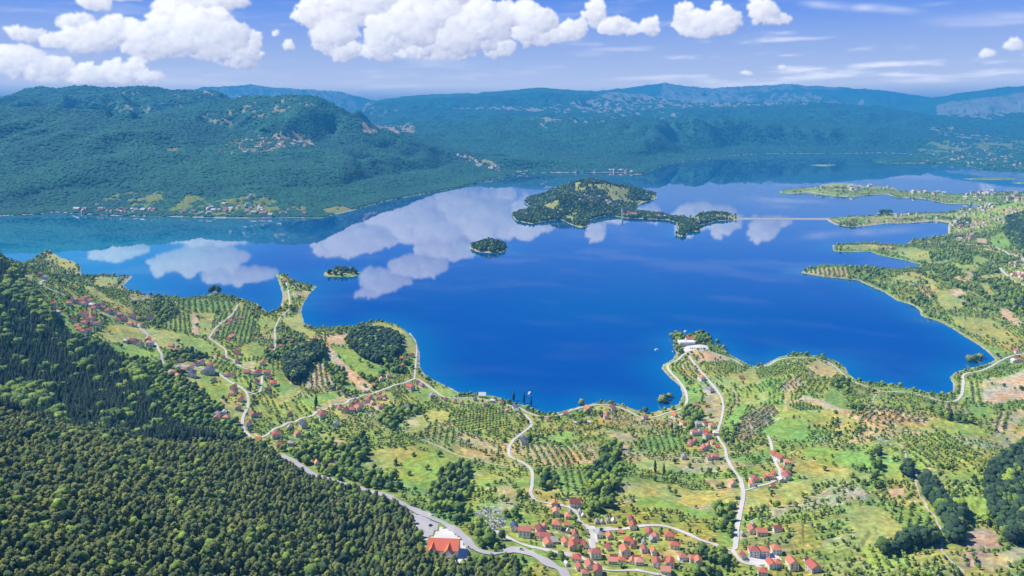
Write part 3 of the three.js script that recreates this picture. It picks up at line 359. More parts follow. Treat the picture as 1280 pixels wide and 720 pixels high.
// ------------------------------------------------------------------ trees
function tinted(g, f) { const n = g.attributes.position.count, c = new Float32Array(n * 3); for (let i = 0; i < n; i++) { const t = f(i); c[3 * i] = t[0]; c[3 * i + 1] = t[1]; c[3 * i + 2] = t[2]; } g.setAttribute('color', new THREE.BufferAttribute(c, 3)); return g; }
function clump(x, y, z, r, flat, rand) {                    // a knot of leaves: a ragged little hull with its own tone
  let g = new THREE.IcosahedronGeometry(r, 0); g.deleteAttribute('uv'); const p = g.attributes.position, seen = new Map();
  for (let i = 0; i < p.count; i++) { const k = `${p.getX(i).toFixed(3)},${p.getY(i).toFixed(3)},${p.getZ(i).toFixed(3)}`; if (!seen.has(k)) seen.set(k, 0.6 + 0.75 * rand()); const s = seen.get(k); p.setXYZ(i, p.getX(i) * s + x, p.getY(i) * s * flat + y, p.getZ(i) * s + z); }
  g.computeVertexNormals(); const t = 0.84 + 0.32 * rand(), w = 0.9 + 0.2 * rand(); return tinted(g, () => [t * w, t, t * (2 - w) * 0.9]);
}
function spray(x, y, z, r, rand) {                          // loose leaf faces that break the outline
  const g = new THREE.BufferGeometry(), P = []; for (let k = 0; k < 5; k++) { const a = rand() * 2 * PI, b = rand() * 2 - 1, cx = x + cos(a) * r, cz = z + sin(a) * r, cy = y + b * r * 0.8; for (let v = 0; v < 3; v++) P.push(cx + (rand() - 0.5) * r * 0.9, cy + (rand() - 0.5) * r * 0.9, cz + (rand() - 0.5) * r * 0.9); }
  g.setAttribute('position', new THREE.Float32BufferAttribute(P, 3)); g.computeVertexNormals(); const t = 0.85 + 0.4 * rand(); return tinted(g, () => [t, t, t * 0.9]);
}
const flatten = (g) => { const q = g.index ? g.toNonIndexed() : g; q.deleteAttribute('uv'); return q; };
function stem(h, r0, r1, limbs, rand) {
  const parts = [flatten(new THREE.CylinderGeometry(r1, r0, h, 6, 1).translate(0, h / 2 - 0.6, 0))];
  for (let k = 0; k < limbs; k++) { const a = rand() * 6.28, y = h * (0.45 + 0.4 * rand()), l = h * 0.35; const g = new THREE.CylinderGeometry(r1 * 0.3, r1 * 0.7, l, 4, 1); g.translate(0, l / 2, 0); g.rotateZ(-0.9); g.rotateY(a); g.translate(0, y - 0.6, 0); parts.push(flatten(g)); }
  const g = mergeGeometries(parts); g.computeVertexNormals(); return g;
}
const KINDS = {                                             // unit crowns about 1 m tall scaled per tree: shape gives [x, y, z, r] of a leaf knot
  pine: { n: 30, stem: [0.5, 0.03, 0.016, 3], shape: (r, k, n) => { const t = (k + 0.5) / n, y = 0.22 + 0.74 * t, w = 0.30 * (1 - t) ** 0.55 * (0.75 + 0.5 * r()) + 0.03, a = k * 2.4 + r(); return [cos(a) * w * 0.86, y + 0.05 * (r() - 0.5), sin(a) * w * 0.86, 0.105 * (1.25 - 0.5 * t)]; }, flat: 0.8, col: [0.125, 0.162, 0.048], bark: [0.10, 0.07, 0.05] },
  spruce: { n: 34, stem: [0.6, 0.022, 0.01, 0], shape: (r, k, n) => { const t = (k + 0.5) / n, y = 0.1 + 0.86 * t, w = 0.19 * (1 - t) ** 0.9 + 0.008, a = k * 2.4 + r(); return [cos(a) * w * 0.8, y, sin(a) * w * 0.8, 0.055 * (1.3 - 0.8 * t)]; }, flat: 0.75, col: [0.028, 0.062, 0.034], bark: [0.07, 0.055, 0.045] },
  leafy: { n: 30, stem: [0.45, 0.04, 0.022, 4], shape: (r) => { const u = r() * 2 - 1, a = r() * 6.28, q = sqrt(1 - u * u), s = 0.72 + 0.3 * r(); return [cos(a) * q * 0.36 * s, 0.6 + u * 0.34 * s, sin(a) * q * 0.36 * s, 0.13 + 0.06 * r()]; }, flat: 0.85, col: [0.15, 0.235, 0.04], bark: [0.11, 0.085, 0.06] },
  grove: { n: 30, stem: [0.5, 0.03, 0.018, 3], shape: (r) => { const u = r() * 2 - 1, a = r() * 6.28, q = sqrt(1 - u * u), s = 0.72 + 0.3 * r(); return [cos(a) * q * 0.27 * s, 0.58 + u * 0.38 * s, sin(a) * q * 0.27 * s, 0.11 + 0.05 * r()]; }, flat: 0.95, col: [0.036, 0.078, 0.036], bark: [0.09, 0.07, 0.05] },
  fruit: { n: 13, stem: [0.5, 0.04, 0.025, 3], shape: (r) => { const u = r() * 2 - 1, a = r() * 6.28, q = sqrt(1 - u * u), s = 0.7 + 0.35 * r(); return [cos(a) * q * 0.36 * s, 0.62 + u * 0.3 * s, sin(a) * q * 0.36 * s, 0.17 + 0.06 * r()]; }, flat: 0.85, col: [0.15, 0.235, 0.05], bark: [0.12, 0.09, 0.07] },
  poplar: { n: 26, stem: [0.5, 0.02, 0.01, 0], shape: (r, k, n) => { const t = (k + 0.5) / n, y = 0.1 + 0.85 * t, w = 0.07 * sin(PI * min(1, t * 0.9 + 0.14)), a = k * 2.4; return [cos(a) * w, y, sin(a) * w, 0.055]; }, flat: 1.3, col: [0.03, 0.07, 0.022], bark: [0.1, 0.08, 0.06] },
  willow: { n: 30, stem: [0.4, 0.05, 0.03, 4], shape: (r) => { const u = r() * 2 - 1, a = r() * 6.28, q = sqrt(1 - u * u), s = 0.7 + 0.35 * r(); return [cos(a) * q * 0.46 * s, 0.58 + u * 0.32 * s, sin(a) * q * 0.46 * s, 0.13 + 0.06 * r()]; }, flat: 0.9, col: [0.16, 0.21, 0.07], bark: [0.13, 0.11, 0.08] },
};
const barkOf = {}, leafOf = {};
for (const [kind, K] of Object.entries(KINDS)) {
  K.variants = [0, 1, 2].map((v) => { const r = rng(900 + v * 31 + kind.length * 7), parts = []; for (let k = 0; k < K.n; k++) { const [x, y, z, q] = K.shape(r, k, K.n); parts.push(clump(x, y, z, q, K.flat, r)); if (k % 2) parts.push(spray(x, y, z, q * 1.25, r)); } const crown = mergeGeometries(parts), p = crown.attributes.position, n = crown.attributes.normal, q = new THREE.Vector3(), m = new THREE.Vector3();
    crown.computeBoundingBox(); const lo = crown.boundingBox.min.y, hi = crown.boundingBox.max.y, wide = crown.boundingBox.max.x;      // leaves face outward from the crown's middle
    for (let i = 0; i < p.count; i++) { q.set(p.getX(i) / wide, (p.getY(i) - lerp(lo, hi, 0.42)) / (hi - lo) * 1.5, p.getZ(i) / wide).normalize(); m.set(n.getX(i), n.getY(i), n.getZ(i)).lerp(q, 0.68).normalize(); n.setXYZ(i, m.x, m.y, m.z); }
    return { crown, trunk: stem(...[K.stem[0] * 1, K.stem[1], K.stem[2], K.stem[3]], r) }; });
  K.variants.forEach((v) => { v.trunk.translate(0, 0.6 - 0.08, 0); v.whole = mergeGeometries([v.crown, tinted(v.trunk.clone(), () => K.bark.map((b, n) => b / K.col[n]))]); });
  K.tints = [-1, -0.5, 0, 0.5, 1].map((t) => K.col.map((c, n) => c * (1 + 0.38 * t) * (1 + [0.2, 0.02, -0.2][n] * ((t * 2.7) % 1))));
  leafOf[kind] = K.tints.map((c) => new THREE.MeshStandardMaterial({ color: rgb(...c), vertexColors: true, roughness: 0.95, side: THREE.DoubleSide }));
  barkOf[kind] = new THREE.MeshStandardMaterial({ color: rgb(...K.bark), roughness: 1 });
}
const groveLike = [];
const plants = Object.fromEntries(Object.keys(KINDS).map((k) => [k, []]));
const R = rng(4242);
const keepOff = [];                                          // discs where roads and houses stand: x, d, r in a hash grid
const offGrid = new Map();
const block = (x, d, r) => { for (let i = floor((x - r) / 20); i <= floor((x + r) / 20); i++) for (let j = floor((d - r) / 20); j <= floor((d + r) / 20); j++) { const k = i * 100003 + j; if (!offGrid.has(k)) offGrid.set(k, []); offGrid.get(k).push([x, d, r * r]); } };
const blocked = (x, d, more = 0) => { const l = offGrid.get(floor(x / 20) * 100003 + floor(d / 20)); if (!l) return false; for (const q of l) if ((q[0] - x) ** 2 + (q[1] - d) ** 2 < q[2] + more) return true; return false; };
const grow = (kind, x, d, h, sink = 0) => plants[kind].push([x, d, h, floor(R() * 3), floor(R() * 5), R() * 6.28, 0.85 + 0.3 * R(), sink]);
// ------------------------------------------------------------------ roads
const paving = { road: mat(0.54, 0.51, 0.46, 0.95), asphalt: mat(0.40, 0.38, 0.375, 0.95), track: mat(0.47, 0.41, 0.31, 1), yard: mat(0.62, 0.59, 0.54, 0.95) };
function spline(pts, step) { const c = new THREE.CatmullRomCurve3(pts.map(([x, d]) => new THREE.Vector3(x, 0, d)), false, 'centripetal'), n = max(2, round(c.getLength() / step)); return c.getSpacedPoints(n).map((p) => [p.x, p.z]); }
function road(name, label, width, surface, pts, lift = 0.4) {
  const L = spline(poly(pts), 3), far = L[0][1] > 1700, P = [], I = [], r = rng(pts.length * 13 + 5);
  L.forEach(([x, d], i) => {
    const a = L[max(0, i - 1)], b = L[min(L.length - 1, i + 1)], l = hypot(b[0] - a[0], b[1] - a[1]) || 1, nx = -(b[1] - a[1]) / l, nd = (b[0] - a[0]) / l, w = width * (far ? 0.9 : 0.63) / 2 * (1 + 0.1 * vnoise(i * 0.35, pts.length, 180));
    const mid = max(ground(x, d), 0.6);
    for (const s of [-1, -0.5, 0, 0.5, 1]) { const X = x + nx * w * s, Dd = d + nd * w * s; P.push(X, max(ground(X, Dd), 0.45, mid - 0.8) + lift, -Dd); }
    if (i) for (let k = 0; k < 4; k++) { const o = (i - 1) * 5 + k; I.push(o, o + 5, o + 1, o + 1, o + 5, o + 6); }
    if (i % 2 === 0) { block(x, d, w + 2.2); if (d > 420) { block(x, d - 4, w + 1.6); block(x, d - 8, w + 0.6); } }
  });
  const g = new THREE.BufferGeometry(); g.setAttribute('position', new THREE.Float32BufferAttribute(P, 3)); g.setIndex(I); g.computeVertexNormals();
  const m = new THREE.Mesh(g, paving[surface].clone()); m.material.side = THREE.DoubleSide; return put(m, name, label, 'road', null, 'structure');
}
road('lakeside_road', 'pale road following the lake shore', 5.4, 'road', [[306, 540], [318, 549], [329, 546], [342, 537], [370, 527], [392, 519], [397, 514], [415, 507], [435, 502], [455, 494], [480, 487], [492, 482], [505, 479], [520, 474], [530, 479], [545, 490], [557, 497], [590, 498], [620, 504], [640, 508], [650, 511], [660, 516], [677, 521], [695, 520], [715, 513], [740, 507], [757, 506], [780, 512], [800, 521], [815, 522], [832, 517], [852, 511], [858, 504], [857, 490], [848, 476], [837, 464], [835, 457], [847, 450], [857, 442], [866, 440], [887, 440], [900, 445], [915, 449], [937, 460], [956, 458], [977, 449], [1005, 447], [1030, 451], [1044, 459], [1054, 468], [1065, 477], [1092, 486], [1100, 489], [1130, 491], [1155, 496], [1180, 502], [1192, 502], [1201, 495], [1204, 480], [1206, 468], [1225, 464], [1237, 459], [1251, 451], [1262, 446], [1290, 440]]);
road('point_lane', 'pale lane along the wooded point by the lake', 4, 'road', [[518, 474], [519, 462], [520, 450], [521, 437], [519, 426], [512, 417]]);
road('west_road', 'pale winding road through the western village', 5, 'road', [[306, 540], [303, 530], [304, 521], [310, 507], [307, 490], [287, 477], [272, 467], [250, 460], [225, 458], [206, 455], [202, 443], [195, 431], [185, 420], [175, 411], [171, 405], [150, 399], [125, 391], [108, 381], [88, 372], [70, 365], [52, 356], [60, 350]]);
road('orchard_lane', 'pale lane climbing through the orchards to the shore', 4, 'road', [[307, 490], [322, 491], [327, 480], [326, 468], [318, 464], [302, 459], [291, 450], [284, 447], [282, 438], [272, 430], [262, 423], [267, 414], [277, 403], [295, 386], [297, 381]]);
road('spit_lane', 'narrow pale lane out along the spit', 3.6, 'road', [[341, 443], [344, 432], [344, 411], [350, 398], [361, 387], [362, 377], [360, 363], [356, 351], [350, 346]]);
road('main_road', 'wide grey road curving past the pine forest', 10.5, 'asphalt', [[352, 570], [375, 583], [390, 593], [420, 603], [445, 610], [465, 616], [487, 622], [512, 635], [530, 643], [546, 651], [565, 660], [577, 670], [587, 682], [602, 690], [620, 692], [640, 689], [660, 692], [680, 701], [697, 711], [710, 724], [720, 740]], 0.7);
road('village_street', 'pale street through the village beside the graveyard', 5.5, 'road', [[615, 664], [628, 669], [640, 675], [670, 685], [702, 692], [725, 697], [747, 705], [757, 713], [790, 713], [810, 716], [840, 722]]);
road('village_lane', 'pale lane between the red roofed houses', 5, 'road', [[742, 686], [741, 675], [739, 664], [732, 658], [725, 652], [720, 642], [712, 635], [690, 630], [672, 627], [664, 618], [665, 607], [664, 588], [650, 577], [638, 571], [636, 562], [642, 550], [655, 540], [664, 532], [662, 525], [656, 518]]);
road('east_street', 'pale road running from the village to the crossroads', 6, 'road', [[739, 664], [752, 661], [790, 660], [815, 657], [835, 659], [855, 666], [875, 675], [895, 682], [915, 688], [920, 677], [921, 662], [925, 640], [929, 620], [928, 610], [925, 597]]);
road('hamlet_lane', 'pale lane bending up to a hillside hamlet', 4.5, 'road', [[928, 614], [945, 609], [960, 605], [970, 600], [975, 590], [970, 580], [966, 568], [964, 556], [960, 545]]);
road('point_road', 'pale straight road from the headland to the hamlet', 4.5, 'road', [[861, 445], [872, 460], [885, 475], [900, 494], [904, 508], [901, 527], [897, 540], [898, 548], [905, 558], [909, 574], [917, 588], [925, 598]]);
road('lower_lane', 'pale lane among houses below the crossroads', 5, 'road', [[915, 688], [922, 697], [930, 704], [945, 707], [952, 715], [960, 726]]);
road('field_track', 'narrow dirt track between hedgerow and orchards', 2.6, 'track', [[1092, 556], [1120, 555], [1131, 565], [1134, 577], [1144, 587], [1145, 605], [1157, 632], [1170, 648], [1177, 675], [1180, 692], [1192, 705], [1205, 718]]);
road('terrace_track', 'dirt track from the lakeside road to the terraces', 2.8, 'track', [[1100, 489], [1093, 497], [1090, 505]]);
road('far_lane', 'pale lane across the fields of the eastern shore', 5, 'road', [[1170, 306], [1195, 305], [1230, 307], [1250, 312], [1262, 318], [1280, 322]]);
road('east_lane', 'pale lane winding through the eastern hillside', 5, 'road', [[1250, 335], [1260, 345], [1268, 352], [1285, 358]]);
function apron(name, label, surface, pts, lift, cat = 'yard') {                     // a paved or levelled patch draped on the ground
  const P = poly(pts), sh = new THREE.Shape(P.map(([x, d]) => new THREE.Vector2(x, d))), b = box(P), pos = [], idx = [], s = max(2.5, (b[1] - b[0]) / 24), ids = new Map();
  const v = (i, j) => { const k = i * 1000 + j; if (!ids.has(k)) { ids.set(k, pos.length / 3); const x = b[0] + i * s, d = b[2] + j * s; pos.push(x, max(ground(x, d), 0.4) + lift, -d); } return ids.get(k); };
  for (let i = 0; b[0] + i * s < b[1]; i++) for (let j = 0; b[2] + j * s < b[3]; j++) if (inPoly(P, b[0] + (i + 0.5) * s, b[2] + (j + 0.5) * s)) { const a = v(i, j), q = v(i + 1, j), e = v(i, j + 1), f = v(i + 1, j + 1); idx.push(a, q, e, q, f, e); block(b[0] + (i + 0.5) * s, b[2] + (j + 0.5) * s, s); }
  const g = new THREE.BufferGeometry(); g.setAttribute('position', new THREE.Float32BufferAttribute(pos, 3)); g.setIndex(idx); g.computeVertexNormals(); put(new THREE.Mesh(g, paving[surface]), name, label, cat, null, 'structure');
}
apron('parking_lot', 'grey asphalt lot between pine forest and road', 'asphalt', [[510, 639], [530, 645], [548, 657], [533, 676], [522, 668]], 0.3);
apron('gravel_yard', 'pale gravel yard round the large red roofed building', 'yard', [[550, 659], [566, 664], [578, 676], [588, 690], [580, 702], [570, 706], [540, 695], [536, 680], [543, 668]], 0.25);
apron('village_square', 'pale paved square where the village lanes meet', 'yard', [[730, 656], [745, 658], [748, 672], [742, 690], [735, 688], [738, 668]], 0.3);
apron('headland_yard', 'white paved yard behind the lakeside building', 'yard', [[852, 436], [860, 432], [884, 432], [886, 438], [866, 438], [856, 441]], 0.3);
apron('crossroads_yard', 'pale yard between the houses below the crossroads', 'yard', [[930, 698], [952, 696], [972, 690], [976, 700], [955, 706], [938, 706]], 0.25);
// ------------------------------------------------------------------ houses
const wallMats = [mat(0.72, 0.69, 0.63), mat(0.66, 0.60, 0.50), mat(0.78, 0.76, 0.73), mat(0.52, 0.47, 0.42)];
const roofMats = { red: [mat(0.47, 0.125, 0.075), mat(0.40, 0.11, 0.075), mat(0.44, 0.16, 0.11), mat(0.36, 0.12, 0.09)], orange: [mat(0.62, 0.23, 0.12), mat(0.55, 0.19, 0.09), mat(0.58, 0.26, 0.16), mat(0.50, 0.18, 0.10)], dark: [mat(0.27, 0.07, 0.065), mat(0.22, 0.06, 0.055)], grey: [mat(0.25, 0.25, 0.27), mat(0.33, 0.32, 0.32)], blue: [mat(0.055, 0.075, 0.14), mat(0.08, 0.1, 0.17)], pale: [mat(0.6, 0.58, 0.55), mat(0.52, 0.5, 0.48)] };
const glassMat = new THREE.MeshStandardMaterial({ color: rgb(0.03, 0.04, 0.055), roughness: 0.15 }), doorMat = mat(0.16, 0.08, 0.04, 0.7), frameMat = mat(0.75, 0.74, 0.72, 0.7), brickMat = mat(0.4, 0.2, 0.13);
const part = (g, m, name, parent) => { const o = new THREE.Mesh(g, m); o.name = name; parent.add(o); return o; };
const bx = (w, h, l, x, y, z) => new THREE.BoxGeometry(w, h, l).translate(x, y, z);
const prism = (pts, len) => new THREE.ExtrudeGeometry(new THREE.Shape(pts.map(([a, b]) => new THREE.Vector2(a, b))), { depth: len, bevelEnabled: false }).translate(0, 0, -len / 2);
function gable(w, l, eave, rise, over = 0.5, y0 = -3) {         // wall block with gable ends (ridge along z) and two thick roof slabs
  const wall = prism([[-w / 2, y0], [w / 2, y0], [w / 2, eave], [0, eave + rise], [-w / 2, eave]], l), k = rise / (w / 2), e = w / 2 + over, t = 0.28;
  const roof = prism([[-e, eave - k * over], [0, eave + rise + 0.02], [e, eave - k * over], [e, eave - k * over + t], [0, eave + rise + t + 0.05], [-e, eave - k * over + t]], l + over * 2); return { wall, roof };
}
function hip(w, l, eave, rise, over = 0.5) {
  const a = w / 2 + over, b = l / 2 + over, r = max(0.4, l / 2 - w / 2 * 0.85), y = eave, P = [[-a, y, -b], [a, y, -b], [a, y, b], [-a, y, b], [0, y + rise, -r], [0, y + rise, r]], F3 = [[0, 4, 1], [1, 4, 5], [1, 5, 2], [2, 5, 3], [3, 5, 4], [3, 4, 0], [0, 1, 2], [0, 2, 3]], v = [];
  F3.forEach((f) => f.forEach((q) => v.push(...P[q]))); const g = new THREE.BufferGeometry(); g.setAttribute('position', new THREE.Float32BufferAttribute(v, 3)); g.computeVertexNormals(); return { wall: bx(w, eave + 3, l, 0, (eave - 3) / 2, 0), roof: g };
}
const winGeo = new THREE.BoxGeometry(0.12, 1.3, 1.05), winFrame = new THREE.BoxGeometry(0.1, 1.55, 1.3), doorGeo = new THREE.BoxGeometry(0.14, 2.1, 1.1), stackGeo = new THREE.BoxGeometry(0.7, 1.7, 0.7);
const TYPES = [[8.2, 10.5, 5.4, 3.1, 'g'], [7.4, 9, 4.2, 3.4, 'g'], [9.2, 11.5, 5.8, 3.0, 'g'], [8.6, 10.5, 5.6, 2.8, 'h'], [6, 8, 3.2, 3.8, 'g'], [9.6, 9.8, 6.2, 3.1, 'h']];
const protos = TYPES.map(([w, l, eave, rise, k]) => {
  const g = new THREE.Group(), s = k === 'g' ? gable(w, l, eave, rise) : hip(w, l, eave, rise);
  part(s.wall, wallMats[0], 'wall', g); const roof = part(s.roof, roofMats.red[0], 'roof', g); part(stackGeo, brickMat, 'chimney', roof).position.set(w * 0.18, eave + rise * 0.75 + 0.4, l * 0.15);
  const win = (x, y, z, turn) => { const q = part(winFrame, frameMat, 'window', g); q.position.set(x, y, z); q.rotation.y = turn; part(winGeo, glassMat, 'pane', q).position.x = 0.03; };
  for (const y of eave > 5 ? [1.6, 4.2] : [1.7]) { for (const z of [-l * 0.3, l * 0.06, l * 0.34]) for (const sx of [-1, 1]) if (!(sx < 0 && y < 2 && z > 0 && z < l * 0.2)) win(sx * w / 2, y, z, sx > 0 ? 0 : PI); for (const x of [-w * 0.26, w * 0.26]) for (const sz of [-1, 1]) if (!(y < 2 && sz > 0 && x > 0)) win(x, y, sz * l / 2, sz > 0 ? -PI / 2 : PI / 2); }
  part(doorGeo, doorMat, 'door', g).position.set(-w / 2, 1.05, l * 0.06); const d2 = part(doorGeo, doorMat, 'door', g); d2.position.set(w * 0.26, 1.05, l / 2); d2.rotation.y = PI / 2; return g;
});
const ROOF = { r: 'red', o: 'orange', d: 'dark', g: 'grey', b: 'blue', p: 'pale' }, WORD = { red: 'red tiled', orange: 'orange tiled', dark: 'dark red', grey: 'grey', blue: 'dark blue', pale: 'pale grey' };
const plain = protos.map((p) => { const g = new THREE.Group(); g.add(p.children[0].clone(), p.children[1].clone()); return g; });
let houses = 0; const HR = rng(555), far = [];
const plots = [];
function house(x, d, roof, size, place, turn, type) { plots.push([x, d, roof, size, place, turn, type, HR(), HR(), HR(), HR()]); block(x, d, 8.8 * size * 0.7); block(x, d - 7, 6.5 * size * 0.7); houses++; }
function buildHouse([x, d, roof, size, place, turn, type, r1, r2, r3, r4]) {
  const t = type ?? (size < 0.75 ? 4 : floor(r1 * 6)), g = (d > 1550 ? plain : protos)[t].clone(), k = size * (d > 2200 ? 0.6 : d > 1550 ? 0.74 : 0.67) * (0.92 + 0.16 * r2);
  g.children[0].material = wallMats[floor(r3 * 3.4)]; g.children[1].material = roofMats[roof][floor(r4 * roofMats[roof].length)];
  g.position.set(x, max(ground(x, d), 0.5) + 0.3, -d); g.rotation.y = turn ?? (r1 < 0.5 ? 0 : PI / 2) + (r4 - 0.5) * 0.5; g.scale.set(k, k * 0.88, k);
  put(g, 'house', `house with ${WORD[roof]} roof ${place}`, 'house', `${WORD[roof]} houses ${place}`);
}
const village = (place, list, boost = 1) => list.forEach(([x, y, r = 'r', s = 1, turn, type]) => { const [gx, gd] = survey(x, y); house(gx, gd, ROOF[r], s * boost, place, turn, type); });
village('in the village between graveyard and square', [[693, 632, 'o', 0.85, 0], [695, 643, 'o', 0.9, 0], [710, 648, 'o', 0.9, 0.1], [719, 633, 'd', 1.15, 1.5, 0], [709, 658, 'o', 0.8, 1.5], [696, 660, 'o', 1.05, 1.4], [681, 660, 'o', 0.75, 0.1, 1], [665, 662, 'o', 0.6], [656, 668, 'r', 1.1, 1.4], [672, 671, 'o', 0.7], [682, 675, 'r', 1.1, 1.4], [710, 666, 'p', 0.7], [719, 671, 'r', 1.15, 0], [716, 687, 'r', 1.1, 0.1], [731, 685, 'd', 1.15, 0.2], [744, 695, 'r', 1.05], [737, 711, 'r', 1.25, 0.1], [747, 718, 'r', 1], [731, 720, 'r', 0.8], [761, 688, 'd', 0.95, 0.3], [762, 673, 'o', 0.9], [776, 667, 'o', 0.65], [749, 671, 'g', 0.8, 0.1], [779, 684, 'g', 0.5], [723, 698, 'o', 0.5]]);
village('beside the gravestones', [[643, 662, 'b', 1.05, 0.1, 1]]);
village('in a row of narrow gables by the street', [[746, 654, 'g', 0.72, 0.05, 4], [753, 654, 'g', 0.75, 0.05, 4], [760, 653, 'g', 0.78, 0.05, 4], [767, 653, 'p', 0.75, 0.05, 4], [725, 641, 'g', 0.72, 0.1, 4], [713, 641, 'g', 0.65, 0.1, 4], [729, 646, 'p', 0.65, 0.1, 4]]);
village('along the street east of the square', [[789, 652, 'd', 0.9, 0, 1], [791, 661, 'r', 1, 0, 1], [805, 690, 'r', 0.85, 0.1], [817, 691, 'o', 0.9, 0.15], [815, 677, 'g', 1, 0.1, 4], [805, 680, 'g', 0.75, 0, 4], [781, 693, 'o', 1.05, 0.1], [766, 705, 'o', 0.95, 1.5], [799, 706, 'o', 0.85], [867, 702, 'r', 0.95], [873, 705, 'o', 0.9], [832, 717, 'o', 1.05, 1.4], [823, 701, 'p', 0.6], [851, 705, 'p', 0.5], [708, 706, 'p', 0.6, 0.5, 4]]);
village('in the hamlet below the crossroads', [[940, 666, 'r', 1.1, 0, 1], [952, 669, 'o', 1.0, 1.5], [941, 658, 'g', 0.8, 0, 4], [928, 669, 'g', 0.75, 0.1, 4], [972, 664, 'd', 0.95, 1.5], [942, 693, 'r', 1.05, 1.5], [954, 693, 'o', 1.05, 1.5], [929, 697, 'd', 0.9, 0.1], [970, 691, 'o', 0.95], [964, 709, 'r', 0.9, 0.1], [971, 708, 'o', 0.85, 0.1], [990, 708, 'o', 1.15, 0.1], [1017, 714, 'r', 1.1, 0.15], [1008, 702, 'd', 0.6], [953, 719, 'r', 0.9]]);
village('at the crossroads on the hillside lane', [[916, 608, 'o', 1.0, 0.05, 1], [943, 602, 'r', 1.05, 0.2], [957, 600, 'r', 0.9]]);
village('in the hillside hamlet above the lane', [[967, 570, 'r', 1.05, 0.2], [975, 576, 'r', 1.15, 0.3], [979, 587, 'r', 0.8, 0.2], [983, 599, 'r', 1.1, 0.2], [968, 594, 'r', 0.8, 0.1]]);
village('in the orchard hamlet south of the headland', [[869, 553, 'r', 1.1, 0.1], [861, 558, 'o', 0.8], [884, 548, 'r', 1.2, 0.2], [875, 543, 'g', 0.95], [877, 565, 'o', 0.7], [891, 555, 'o', 0.8], [897, 560, 'r', 0.85], [895, 544, 'p', 0.9], [886, 575, 'r', 0.85, 0.1], [894, 574, 'r', 1.0, 1.5], [872, 533, 'g', 1], [882, 532, 'd', 0.85], [890, 535, 'o', 1.1, 0.1]]);
village('standing alone by the white lane', [[655, 555, 'b', 1.15, 0.2, 2], [855, 574, 'g', 1.15, 0, 1]]);
village('along the lakeside road', [[644, 511, 'b', 0.9, 0.3], [707, 519, 'r', 0.85, 1.5], [735, 514, 'o', 1.2, 0.5], [766, 513, 'd', 1.1, 0.3], [806, 524, 'r', 1, 0.3], [843, 521, 'o', 1.15, 0.6], [854, 531, 'o', 1, 0.4], [870, 509, 'r', 1, 1.5], [719, 531, 'p', 0.6], [838, 530, 'p', 0.6]]);
village('beside the straight road on the headland', [[869, 461, 'r', 0.7], [877, 475, 'o', 1.2, 0.4, 3], [887, 490, 'g', 1.3, 0.6, 3], [927, 474, 'r', 1.05, 1.4]]);
village('in the settlement on the wooded point', [[504, 459, 'r', 1.05, 0.4], [502, 449, 'o', 0.9, 1.5], [514, 446, 'd', 1, 1.4], [477, 476, 'o', 1.05, 0.3], [486, 472, 'o', 1.05, 0.4], [467, 482, 'o', 0.8], [513, 487, 'r', 1.2, 0.9], [527, 483, 'r', 1, 0.8], [522, 480, 'd', 0.8], [499, 488, 'r', 0.7], [540, 497, 'g', 1, 0.5], [557, 501, 'd', 0.95, 0.2], [594, 501, 'b', 1.15, 0.2], [603, 497, 'p', 1.3, 1.5], [616, 503, 'p', 0.9], [627, 506, 'r', 0.8]]);
village('along the road bend south of the point', [[462, 498, 'r', 0.85, 0.7], [466, 506, 'o', 1, 0.5], [475, 511, 'o', 1.05, 0.6], [447, 513, 'o', 1.15, 0.7], [424, 512, 'r', 1, 0.4], [402, 522, 'r', 1.15, 0.7], [379, 534, 'b', 1.15, 0.6], [420, 533, 'g', 0.95], [362, 537, 'g', 0.9], [362, 520, 'd', 0.9], [480, 501, 'p', 0.5], [507, 511, 'p', 1.0, 2.2, 4], [322, 521, 'r', 0.9], [345, 547, 'r', 1.2, 0.4], [372, 545, 'o', 1, 0.5], [364, 557, 'g', 0.9], [351, 559, 'd', 0.9], [323, 552, 'o', 1.1], [396, 581, 'o', 1.1, 0.4], [415, 586, 'o', 0.95], [418, 581, 'b', 0.75]]);
village('in the hamlet where the orchard lane begins', [[351, 427, 'o', 1], [362, 428, 'r', 1, 1.5], [351, 434, 'r', 1], [370, 432, 'r', 1.05], [339, 434, 'd', 0.8], [341, 441, 'r', 0.8], [328, 456, 'o', 1], [322, 469, 'r', 1.25, 0], [334, 468, 'r', 1.1], [337, 473, 'r', 0.9], [342, 482, 'r', 1.25, 0.2], [335, 488, 'o', 1], [321, 480, 'd', 1], [297, 443, 'd', 1.1, 1.4], [297, 454, 'd', 1.15, 0.3], [279, 448, 'r', 0.9], [309, 467, 'o', 1.2, 1.5], [316, 521, 'r', 1.25, 0.6], [311, 532, 'r', 1.15, 0.4], [319, 470, 'r', 1]]);
village('along the lane below the vineyards', [[166, 429, 'd', 1.2, 1.4], [157, 428, 'p', 0.8], [175, 433, 'd', 1.1, 1.4], [185, 427, 'o', 1.2, 0.3], [187, 432, 'o', 1.3, 0.3], [214, 434, 'o', 1.3, 1.3], [220, 441, 'o', 1.1], [215, 468, 'o', 1.05, 0.6], [222, 472, 'o', 1.0, 0.8], [240, 471, 'b', 1.5, 0.2, 2], [262, 459, 'r', 1.1], [263, 467, 'b', 1.6, 0.3, 5], [255, 467, 'g', 1.0], [272, 520, 'g', 1], [271, 525, 'o', 1], [283, 525, 'o', 1], [280, 518, 'p', 0.8], [275, 412, 'r', 1], [285, 407, 'r', 1], [274, 402, 'd', 1], [298, 389, 'r', 1]]);
